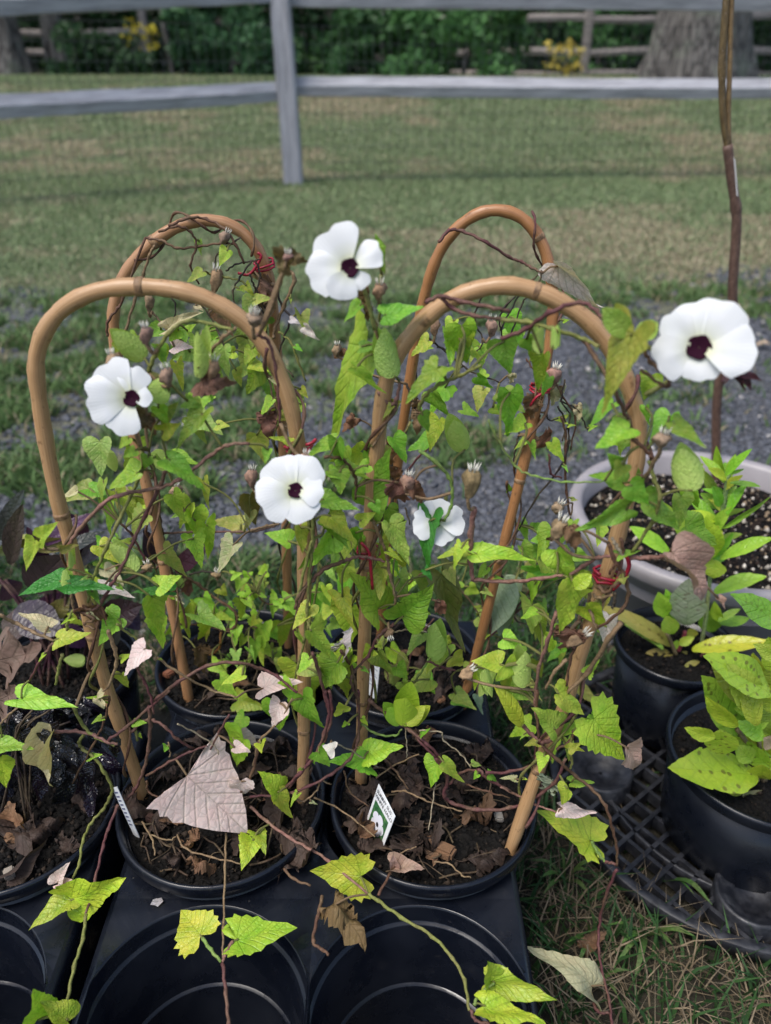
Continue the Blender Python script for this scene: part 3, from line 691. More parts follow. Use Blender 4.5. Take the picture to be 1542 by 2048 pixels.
# bits lying in the gap and on the tray
def scrap(u, v, z, w, label, col, seed=0):
    rs = np.random.RandomState(seed); p_ = P(u, v, z=z); n = 7
    V = [(0, 0, w * .12)] + [((.6 + .5 * rs.rand()) * w * math.cos(6.283 * i / n), (.6 + .5 * rs.rand()) * w * math.sin(6.283 * i / n), w * .25 * rs.rand()) for i in range(n)]
    o = link('leaf_scrap', mesh('leaf_scrap', V, [(0, 1 + i, 1 + (i + 1) % n) for i in range(n)], M['dryleaf'], uv=[(a[0] * 20, a[1] * 20) for a in V]), color=(*col, 0))
    o.location = p_ + Vector((0, 0, .001)); tag(o, label, 'leaf scrap'); return o
scrap(314, 1806, DECK + .001, .0045, 'tiny whitish scrap on the tray corner by the left empty cup', (.5, .5, .5), 4)

# ------------------------------------------------------------------ round lattice grate on the ground
GC, GR = Vector((.378, .578, .004)), .198
gr = empty('round_grate', GC); tag(gr, 'round black plastic lattice grate lying on the grass under the right pots', 'grate')
def ringpart(r, w, h, z0=.006):
    return mesh('ring', *lathe([(r - w, z0), (r, z0), (r, z0 + h - .001), (r - .001, z0 + h), (r - w + .001, z0 + h), (r - w, z0 + h - .001), (r - w, z0)], 96), M['worn'])
link('outer_ring', ringpart(GR, .010, .016), gr); link('inner_ring', ringpart(GR - .052, .004, .0145), gr)
for ang in (R(38), R(-52)):
    ca, sa = math.cos(ang), math.sin(ang)
    for i in range(-8, 9):
        off = i * .0225 + .003
        if abs(off) > GR - .016: continue
        L = math.sqrt((GR - .006) ** 2 - off * off); v_, f_ = boxv(-L, L, -.0021, .0021, .0065, .0205 if ang > 0 else .0198)
        V = [Vector((x * ca - (y + off) * sa, x * sa + (y + off) * ca, z)) for x, y, z in v_]
        link('lattice_bar', mesh('lattice_bar', V, f_, M['worn'], sm=False), gr)
for (u, v) in ((1200, 1548), (1502, 1800)):
    q = P(u, v, z=.025) - GC
    link('socket', mesh('socket', *lathe([(.034, .004), (.034, .030), (.032, .032), (.030, .0315), (.024, .027), (.0165, .0255), (.016, .0225), (.002, .022)], 40, q.x, q.y), M['worn']), gr)

# ------------------------------------------------------------------ bamboo hoops
SOILZ = .166
def px_path(pts, Y0, Y1, zmin=None):
    n = len(pts); out = []
    L = [0]
    for i in range(1, n): L.append(L[-1] + math.dist(pts[i], pts[i - 1]))
    for (u, v), l in zip(pts, L): out.append(P(u, v, Y=Y0 + (Y1 - Y0) * l / L[-1]))
    return out
HOOPS = {}
def hoop(key, pts, Y0, Y1, col, nodes, label, r=.0049):
    path = catmull(px_path(pts, Y0, Y1), 5)
    for _ in range(3): path = [path[0]] + [(path[i - 1] + path[i] * 2 + path[i + 1]) / 4 for i in range(1, len(path) - 1)] + [path[-1]]
    path = [path[0] + (path[0] - path[4]).normalized() * .045] + path + [path[-1] + (path[-1] - path[-5]).normalized() * .045]
    HOOPS[key] = path; B = path[0].copy(); t = empty('bamboo_hoop', B); tag(t, label, 'bamboo hoop', 'bent bamboo hoops in the vine pots')
    rr = []
    for i in range(len(path)):
        w = r * (1 + .05 * math.sin(i * .9) + .03 * math.sin(i * 2.3)); rr.append(w)
    v_, f_, uv_ = tube([p_ - B for p_ in path], rr, 14); link('cane', mesh('cane', v_, f_, M['bamboo'], uv=uv_), t, color=(*col, 1))
    for (u, v) in nodes:
        best = min(range(1, len(path) - 1), key=lambda i: (proj(path[i])[0] - u) ** 2 + (proj(path[i])[1] - v) ** 2)
        d = (path[best + 1] - path[best - 1]).normalized(); c_ = path[best] - B
        prof = [(-.0022, rr[best] * .98), (-.0013, rr[best] * 1.10), (-.0004, rr[best] * 1.04), (.0004, rr[best] * 1.13), (.0013, rr[best] * 1.06), (.0024, rr[best] * .98)]
        pp = [c_ + d * a for a, _ in prof]; v_, f_, _ = tube(pp, [b for _, b in prof], 14); link('node', mesh('node', v_, f_, M['node']), t)
    return t
def proj(p_):
    d = Vector(p_) - Vector((0, 0, CH)); s, c_ = math.sin(PITCH), math.cos(PITCH)
    z = d.y * c_ - d.z * s; return CX + F * d.x / z, CY - F * (d.y * s + d.z * c_) / z
TAN = (.52, .325, .165); TAN2 = (.45, .25, .125); ORG = (.42, .205, .085)
HFL = [(285, 1590), (250, 1480), (215, 1380), (186, 1270), (160, 1170), (136, 1070), (115, 1000), (91, 880), (76, 780), (72, 720), (90, 660), (133, 610), (200, 580), (280, 573), (360, 581), (430, 604), (490, 645), (537, 700), (572, 780), (592, 860), (604, 960), (609, 1100), (608, 1300), (608, 1460), (605, 1595)]
hoop('FL', HFL, Yz(1590, SOILZ), Yz(1595, SOILZ), TAN, [(118, 1030), (275, 573), (608, 1470), (186, 1270)], 'pale tan bamboo hoop in the front left pot, widest at left')
HFR = [(722, 1562), (725, 1400), (730, 1250), (737, 1100), (745, 980), (757, 870), (768, 780), (790, 715), (830, 660), (880, 612), (940, 583), (1000, 571), (1060, 578), (1120, 604), (1180, 645), (1226, 705), (1260, 780), (1277, 850), (1274, 920), (1254, 1000), (1225, 1110), (1192, 1210), (1160, 1310), (1130, 1410), (1091, 1500), (1055, 1600), (1020, 1702)]
hoop('FR', HFR, Yz(1562, SOILZ), Yz(1702, SOILZ), TAN, [(1072, 582), (725, 1400), (1075, 1545), (1205, 1165), (735, 1130)], 'tan bamboo hoop in the front right pot beside the beige planter')
HBL = [(377, 1395), (345, 1220), (322, 1100), (300, 1000), (275, 900), (250, 800), (231, 700), (226, 630), (240, 570), (270, 520), (318, 475), (370, 447), (420, 440), (470, 455), (510, 490), (533, 540), (544, 600), (552, 700), (560, 800), (567, 900), (571, 1000), (573, 1100), (575, 1200), (577, 1290)]
hoop('BL', HBL, Yz(1395, SOILZ), Yz(1290, SOILZ), TAN2, [(300, 480), (330, 1130)], 'reddish tan bamboo hoop in the pot behind at left', .0046)
HBR = [(928, 1400), (955, 1300), (985, 1180), (1010, 1080), (1040, 960), (1065, 850), (1090, 730), (1106, 640), (1105, 575), (1092, 505), (1066, 457), (1032, 429), (990, 420), (948, 431), (905, 465), (875, 512), (855, 570), (842, 625), (826, 720), (806, 850), (791, 960), (778, 1060), (768, 1160), (763, 1240), (760, 1285)]
hoop('BR', HBR, Yz(1400, SOILZ), Yz(1285, SOILZ), ORG, [(1078, 480), (1040, 955), (1000, 1120)], 'orange brown bamboo hoop in the pot behind at right', .0044)

# red ties on the hoops
def tie(u, v, key, label, tail, turns=2.2, r=.0009, seed=0):
    path = HOOPS[key]; rs = np.random.RandomState(seed)
    i = min(range(2, len(path) - 2), key=lambda q: (proj(path[q])[0] - u) ** 2 + (proj(path[q])[1] - v) ** 2)
    d = (path[i + 1] - path[i - 1]).normalized(); s = d.orthogonal().normalized(); b = d.cross(s); c_ = path[i]; pts = []
    n = int(turns * 10)
    for j in range(n + 1):
        a = 2 * math.pi * j / 10; q = .0072 + .0016 * rs.rand(); pts.append(c_ + s * math.cos(a) * q + b * math.sin(a) * q + d * (.006 * j / n - .003 + .002 * rs.randn() * .3))
    Yb = c_.y - .012
    pts2 = [P(*tail[0], Y=Yb)] + [P(*q, Y=Yb) for q in tail[1:]]
    t = empty('red_tie', c_); tag(t, label, 'tie', 'red ties on the hoops')
    link('loop', mesh('loop', *tube([p_ - c_ for p_ in pts], r, 5)[:2], M['tie']), t)
    link('tail', mesh('tail', *tube([p_ - c_ for p_ in catmull(pts2, 4)], r * 1.25, 5)[:2], M['tie']), t)
tie(528, 525, 'BL', 'red tie on the back left hoop among black dried stems', [(476, 546), (500, 548), (522, 515), (515, 505)], seed=1)
tie(736, 1098, 'FR', 'red tie knotted on the left leg of the front right hoop', [(722, 1085), (738, 1105), (742, 1140), (745, 1178)], 1.6, seed=2)
tie(1085, 770, 'BR', 'red tie on the right leg of the back right hoop', [(1103, 755), (1085, 785), (1072, 795), (1060, 812)], 2.4, seed=3)
tie(1207, 1160, 'FR', 'bright red tie on the right leg of the front right hoop', [(1250, 1105), (1258, 1130), (1248, 1155), (1225, 1180)], 2.4, .0011, seed=4)
tie(600, 905, 'FL', 'small red tie beside the flower on the front left hoop', [(612, 890), (625, 885), (632, 878)], 1.6, seed=5)

# ------------------------------------------------------------------ plant tags
def text_mesh(name, body, size, mat):
    cu = bpy.data.curves.new(name, 'FONT'); cu.body = body; cu.size = size; cu.align_x = 'CENTER'; cu.align_y = 'CENTER'; cu.offset = size * .012
    tmp = bpy.data.objects.new(name, cu); COL.objects.link(tmp)
    dg = bpy.context.evaluated_depsgraph_get(); me = bpy.data.meshes.new_from_object(tmp.evaluated_get(dg)); bpy.data.objects.remove(tmp)
    me.materials.clear(); me.materials.append(mat); return me
def card(name, A, B, C, D, label, th=.0005):
    """A top left, B top right, C bottom right, D bottom left, seen from the camera"""
    t = empty(name, D.lerp(C, .5)); tag(t, label, 'plant tag', 'white plant tags'); O = t.location
    n = (B - A).cross(D - A).normalized()
    if n.dot(Vector((0, 0, CH)) - A) < 0: n = -n
    V = [p_ - O for p_ in (A, B, C, D)] + [p_ - O - n * th for p_ in (A, B, C, D)]
    link('card', mesh('card', V, [(0, 1, 2, 3), (7, 6, 5, 4), (0, 4, 5, 1), (1, 5, 6, 2), (2, 6, 7, 3), (3, 7, 4, 0)], M['card'], sm=False), t)
    def at(s, q, lift): return A + (B - A) * s + (D - A) * q + (A - B + C - D) * s * q + n * lift - O
    return t, at
def on_card(me, name, t, at, s, q, lift, along=1.0):
    """lay a flat mesh (x along the top edge, y up) on the card"""
    X0 = (at(1, q, 0) - at(0, q, 0)); Y0 = (at(s, 0, 0) - at(s, 1, 0)); ex = X0.normalized(); ez = ex.cross(Y0).normalized(); ey = ez.cross(ex)
    o = link(name, me, t); o.matrix_basis = Matrix.Translation(at(s, q, lift)) @ Matrix((ex, Y0.normalized(), ez)).transposed().to_4x4(); return o
Dq, Cq = P(730, 1648, z=SOILZ - .001), P(763, 1703, z=SOILZ - .001)
Aq, Bq = P(757, 1568, Y=Dq.y), P(790, 1633, Y=Cq.y)
t, at = card('plant_tag', Aq, Bq, Cq, Dq, 'white plant tag with flower picture and printed name in front right pot')
pv = [at(.10, .30, .0003), at(.86, .30, .0003), at(.88, 1.0, .0003), at(.10, .98, .0003)]
link('picture', mesh('picture', pv, [(3, 2, 1, 0)], M['picture'], sm=False), t)
fv = []; 
for j in range(60):
    a = 2 * math.pi * j / 60; rr_ = .5 * (.72 + .28 * abs(math.cos(2.5 * a)) ** .5)
    fv.append(at(.50 + rr_ * .66 * math.cos(a), .64 + rr_ * .50 * math.sin(a), .0005))
link('flower_print', mesh('flower_print', fv, [tuple(range(60))], M['pwhite'], sm=False), t)
fv = [at(.50 + .06 * math.cos(2 * math.pi * j / 16), .64 + .05 * math.sin(2 * math.pi * j / 16), .0007) for j in range(16)]
link('flower_eye', mesh('flower_eye', fv, [tuple(range(16))], M['ink'], sm=False), t)
on_card(text_mesh('name_line', 'SUNNY SUSY', .0043, M['ink']), 'name_line', t, at, .5, .09, .0004)
on_card(text_mesh('name_line', 'WHITE HALO', .0043, M['ink']), 'name_line', t, at, .5, .205, .0004)
Yt = .535
A2, B2 = P(737, 1304, Y=Yt + .006), P(760, 1326, Y=Yt - .006); C2, D2 = P(752, 1400, Y=Yt - .006), P(732, 1385, Y=Yt + .006)
t, at = card('plant_tag', A2, B2, C2, D2, 'white plant tag with small print behind the left leg of front right hoop')
on_card(text_mesh('name_line', 'SUNNY SUSY', .0021, M['inkblue']), 'name_line', t, at, .5, .08, .0003)
on_card(text_mesh('name_line', 'WHITE HALO', .0021, M['inkblue']), 'name_line', t, at, .5, .15, .0003)
for j in range(11):
    q = .24 + .045 * j; e = .9 - .12 * ((j * 7) % 4)
    if j in (6, 9): continue
    link('print_line', mesh('print_line', [at(.1, q, .0003), at(e, q, .0003), at(e, q + .016, .0003), at(.1, q + .016, .0003)], [(0, 1, 2, 3)], M['inkblue'], sm=False), t)
Yl = P(270, 1673, z=SOILZ).y
A3, B3 = P(224, 1576, Y=Yl + .002), P(234, 1574, Y=Yl - .002); C3, D3 = P(279, 1676, Y=Yl - .002), P(268, 1672, Y=Yl + .002)
t, at = card('plant_tag', A3, B3, C3, D3, 'narrow white plant tag leaning at left rim of front left pot')
for j in range(9):
    q = .08 + .08 * j; link('print_line', mesh('print_line', [at(.2, q, .0003), at(.75, q, .0003), at(.75, q + .03, .0003), at(.2, q + .03, .0003)], [(0, 1, 2, 3)], M['inkblue'], sm=False), t)

# ------------------------------------------------------------------ leaf shapes (base at origin, tip at y = 1, face +z)
VINE = [(0, 0), (.07, -.08), (.17, -.14), (.28, -.15), (.36, -.10), (.40, -.01), (.395, .06), (.41, .10), (.37, .18), (.365, .22), (.31, .33), (.295, .38), (.235, .49), (.185, .60), (.125, .74), (.06, .89), (0, 1)]
HAST = [(0, 0), (.08, -.10), (.20, -.20), (.34, -.24), (.42, -.16), (.36, -.04), (.40, .04), (.32, .12), (.33, .20), (.25, .30), (.235, .40), (.18, .52), (.15, .64), (.10, .76), (.045, .90), (0, 1)]
TOOTH = [(0, 0), (.06, -.10), (.15, -.20), (.26, -.24), (.33, -.15), (.43, -.18), (.42, -.04), (.50, .00), (.42, .10), (.47, .19), (.37, .27), (.38, .37), (.28, .45), (.25, .57), (.17, .68), (.10, .84), (0, 1)]
OVATE = [(0, 0), (.10, .0), (.22, .06), (.30, .18), (.335, .32), (.32, .46), (.27, .60), (.19, .74), (.10, .88), (0, 1)]
LANCE = [(0, 0), (.05, .03), (.09, .12), (.135, .26), (.16, .42), (.16, .56), (.135, .70), (.09, .84), (.04, .95), (0, 1)]
ELLIP = [(0, 0), (.05, .03), (.12, .13), (.19, .26), (.225, .40), (.225, .50), (.20, .62), (.205, .65), (.145, .77), (.08, .89), (.03, .96), (0, 1)]
BIGK = [(0, 0), (.10, -.02), (.25, -.05), (.38, -.085), (.47, -.11), (.43, .0), (.455, .06), (.40, .14), (.41, .22), (.35, .32), (.33, .42), (.26, .54), (.20, .66), (.13, .80), (.05, .93), (0, 1)]
LOBED = [(0, 0), (.05, .06), (.22, .02), (.26, .12), (.12, .2), (.32, .3), (.38, .42), (.30, .46), (.14, .44), (.28, .58), (.30, .70), (.20, .72), (.10, .68), (.13, .82), (.10, .92), (0, 1)]
def leaf_mesh(name, half, fold=.25, droop=.2, wave=.03, curl=0., seed=0, mat=None, crumple=0., jag=.009):
    rs = np.random.RandomState(seed); V, UV, Fc = [], [], []; S = (0, .34, .68, 1.0)
    if half is not TOOTH and half is not BIGK: half = [(max(q.x, 0), q.y) for q in catmull([Vector((a, b, 0)) for a, b in half], 2)]
    n = len(half); m = len(S)
    asym = 1 + .10 * rs.randn(); ph = rs.rand(4) * 6.28
    def shape(x, y):
        r = abs(x)
        z = fold * r * (1 - .4 * r) - droop * y * y + wave * math.sin(7 * y + ph[0]) * (r * 3) + wave * .8 * math.sin(11 * x + 6 * y + ph[1])
        if crumple: z += crumple * (math.sin(13 * x + ph[2] + 5 * y) + math.sin(9 * y + ph[3] - 7 * x)) * .5
        if curl:                       # roll the sides round the midrib
            a = curl * x; X2 = math.sin(a) / curl; return (X2, y * (1 - .12 * abs(droop)), z + (1 - math.cos(a)) / abs(curl) * (1 if curl > 0 else -1))
        return (x, y - .3 * max(0, droop) * .3 * y * y, z)
    mid = {}
    for side in (1, -1):
        base = len(V)
        for i, (hx, hy) in enumerate(half):
            jx, jy = (hx * (asym if side > 0 else 2 - asym) + jag * rs.randn() * (0 < i < n - 1), hy + jag * rs.randn() * (0 < i < n - 1))
            ym = min(max(hy * .92 + .0, 0), 1) if i < n - 1 else 1.0
            ym = max(ym - .12 * hx, 0) if 0 < i < n - 1 else ym
            for s in S:
                x, y = side * max(jx, 0) * s, ym + (jy - ym) * s
                V.append(shape(x, y)); UV.append((x, y))
        for i in range(n - 1):
            for k_ in range(m - 1):
                a = base + i * m + k_
                q = (a, a + 1, a + 1 + m, a + m); Fc.append(q if side > 0 else q[::-1])
    bm = bmesh.new(); me = mesh(name, V, Fc, mat or M['leaf'], uv=UV); bm.from_mesh(me)
    bmesh.ops.remove_doubles(bm, verts=bm.verts, dist=1e-5); bmesh.ops.dissolve_degenerate(bm, edges=bm.edges, dist=1e-6); bm.to_mesh(me); bm.free(); smooth(me); return me
SH = {'v': [], 'h': [], 't': [], 'o': [], 'l': [], 'e': [], 'd': [], 'c': [], 'k': [], 'q': []}
for i in range(9):
    SH['v'].append(leaf_mesh('leaf', VINE, .10 + .32 * random.random(), random.uniform(-.05, .38), .03 + .02 * random.random(), 0, i))
    SH['h'].append(leaf_mesh('leaf', HAST, .12 + .40 * random.random(), random.uniform(-.05, .4), .035, 0, 20 + i))
SH['V'] = []
for i in range(5):
    SH['V'].append(leaf_mesh('leaf', VINE, .15 + .3 * random.random(), random.uniform(0, .35), .05, 0, 200 + i, M['dryleaf'], .02))
    SH['t'].append(leaf_mesh('leaf', TOOTH, .05 + .2 * random.random(), random.uniform(-.05, .22), .03, 0, 40 + i, jag=.012))
    SH['d'].append(leaf_mesh('leaf', VINE, .3, random.uniform(.0, .5), .06, random.choice((3.2, 4.2, -3.5)), 60 + i, M['dryleaf'], .06))
    SH['c'].append(leaf_mesh('dead_leaf', VINE, .3, .3, .08, random.choice((2.5, -3, 4)), 80 + i, M['dryleaf'], .16, .04))
    SH['l'].append(leaf_mesh('leaf', LANCE, .25, random.uniform(.0, .45), .015, 0, 100 + i, M['waxleaf'], jag=.004))
    SH['e'].append(leaf_mesh('leaf', ELLIP, .22, random.uniform(.0, .35), .02, 0, 120 + i, M['waxleaf'], jag=.005))
    me_ = leaf_mesh('bract', OVATE, .0, random.uniform(.0, .1), .004, -3.4, 140 + i, M['bract'], jag=.003); bm = bmesh.new(); bm.from_mesh(me_)
    du = bmesh.ops.duplicate(bm, geom=bm.verts[:] + bm.edges[:] + bm.faces[:]); dv = [e for e in du['geom'] if isinstance(e, bmesh.types.BMVert)]
    zlow = min(v.co.z for v in bm.verts)
    for v in dv: v.co.z = 2 * zlow - v.co.z
    bmesh.ops.reverse_faces(bm, faces=[e for e in du['geom'] if isinstance(e, bmesh.types.BMFace)]); bm.to_mesh(me_); bm.free(); smooth(me_); SH['o'].append(me_)
SH['k'].append(leaf_mesh('leaf', BIGK, .10, .06, .03, 0, 160, M['dryleaf'], jag=.006))
SH['q'].append(leaf_mesh('oak_leaf', LOBED, .2, .1, .06, 0, 161, M['dryleaf'], .05))
NATW = {'v': .84, 'V': .84, 'h': .84, 't': .96, 'o': .67, 'l': .32, 'e': .45, 'd': .55, 'c': .55, 'k': .93, 'q': .76}
CC = {'g': (.27, .455, .045), 'd': (.06, .25, .034), 'y': (.50, .58, .06), 'l': (.44, .56, .06), 'p': (.62, .58, .33), 'k': (.76, .61, .575), 'o': (.40, .44, .09), 'b': (.20, .115, .06),
      's': (.50, .66, .17), 'n': (.20, .17, .05), 'w': (.82, .80, .72), 'v': (.30, .36, .24), 'm': (.46, .32, .245), 'r': (.05, .008, .014), 'u': (.060, .036, .062), 'x': (.013, .011, .016), 'z': (.062, .042, .031), 'i': (.34, .30, .07)}
CROP = {'A': (0, 380, 2.965), 'B': (500, 380, 2.965), 'C': (1000, 380, 2.845), 'D': (0, 880, 2.965), 'E': (500, 880, 2.965), 'F': (1000, 880, 2.845), 'G': (0, 1380, 2.965), 'H': (500, 1380, 2.965), 'I': (1000, 1380, 2.845),
        'J': (1200, 840, 4.453), 'K': (1250, 1160, 3.79), 'L': (0, 960, 4.097), 'X': (0, 0, 1.0)}
def uvpx(c_, x, y): a, b, s = CROP[c_]; return a + x / s, b + y / s
def YF(u): return .402 if u < 665 else max(.43 - (u - 720) / 555 * .068, .355) if u > 720 else .402 + (u - 665) / 55 * .028
def depth(u, v, lay, dy=0.):
    """distance for a pixel of the vines: the layer's plane, or the level it rests on, whichever is nearer"""
    base = {'f': YF(u), 'm': YF(u) + .05, 'b': .575, 'B': .60}[lay] if isinstance(lay, str) else lay
    zmin = .186 if u < 1045 else .186 - .10 * min(1, (u - 1045) / 60)
    if u < 300 and v > 1700: zmin = .178
    d = ray(u, v); Yl = (zmin - CH) / d.z * d.y if d.z < 0 else 9
    return min(base + dy, Yl)
def PL(c_, x, y, lay, dy=0.): u, v = uvpx(c_, x, y); return P(u, v, Y=depth(u, v, lay, dy))
def leaf_matrix(B, T, wpx_ratio, nat, flip=None, rng=random):
    a = T - B; L = a.length; a.normalize(); d = ((B + T) / 2 - Vector((0, 0, CH))).normalized()
    n = -(d - a * d.dot(a)).normalized()
    q = min(1.0, wpx_ratio / nat); sx = max(1.0, wpx_ratio / nat)
    roll = min(math.acos(q), .62); sx *= min(1.0, q / math.cos(roll))
    n1, n2 = Matrix.Rotation(roll, 3, a) @ n, Matrix.Rotation(-roll, 3, a) @ n
    if n2.z > n1.z: n1, n2 = n2, n1
    n = n1 if rng.random() < .85 else n2; x = a.cross(n)
    m = Matrix((x * L * sx, a * L, n * L)).transposed().to_4x4(); m.translation = B; return m

# ------------------------------------------------------------------ vine plants
VP = {}
for key, (x, y), lab in (('FL', PFL, 'white flowered vine climbing the front left hoop'), ('FR', PFR, 'white flowered vine climbing the front right hoop'), ('BL', PBL, 'vine with small leaves on the back left hoop'), ('BR', PBR, 'vine with dark dried stems on the back right hoop')):
    VP[key] = empty('vine_plant', (x, y, SOILZ)); tag(VP[key], lab, 'vine', 'potted flowering vines')
def plant_of(u, lay): return ('F' if lay in ('f', 'm') or not isinstance(lay, str) else 'B') + ('L' if u < 665 else 'R')
SAMPLES = {k_: [] for k_ in VP}
SCOL = {'p': (.135, .05, .052), 'o': (.22, .24, .06), 't': (.27, .18, .10), 'b': (.13, .065, .04), 'd': (.035, .028, .025), 'g': (.20, .33, .07), 'w': (.38, .32, .22), 'k': (.28, .14, .115), 'n': (.40, .18, .05)}
def stem(c_, pts, col='p', lay='f', r=.0015, dy=0., key=None):
    px = [uvpx(c_, x, y) for x, y in pts]; w = [P(u, v, Y=depth(u, v, lay, dy + .004 * math.sin(u * .05))) for u, v in px]
    key = key or plant_of(px[len(px) // 2][0], lay); pl = VP[key]; path = catmull(w, 6)
    for i, q in enumerate(path):
        q += Vector((math.sin(i * 1.9 + px[0][0]), math.sin(i * 1.3), math.cos(i * 2.1 + px[0][1]))) * .00035
    SAMPLES[key] += path; n = len(path)
    rr = [r * (1.05 - .25 * i / n + .06 * math.sin(i * 1.7) + (.35 if i % 6 == 0 and 0 < i < n - 1 else 0)) for i in range(n)]
    v_, f_, uv_ = tube([q - pl.location for q in path], rr, 6); return link('stem', mesh('stem', v_, f_, M['stem']), pl, color=(*SCOL[col], 1))
T_, K_ = .0022, .0028
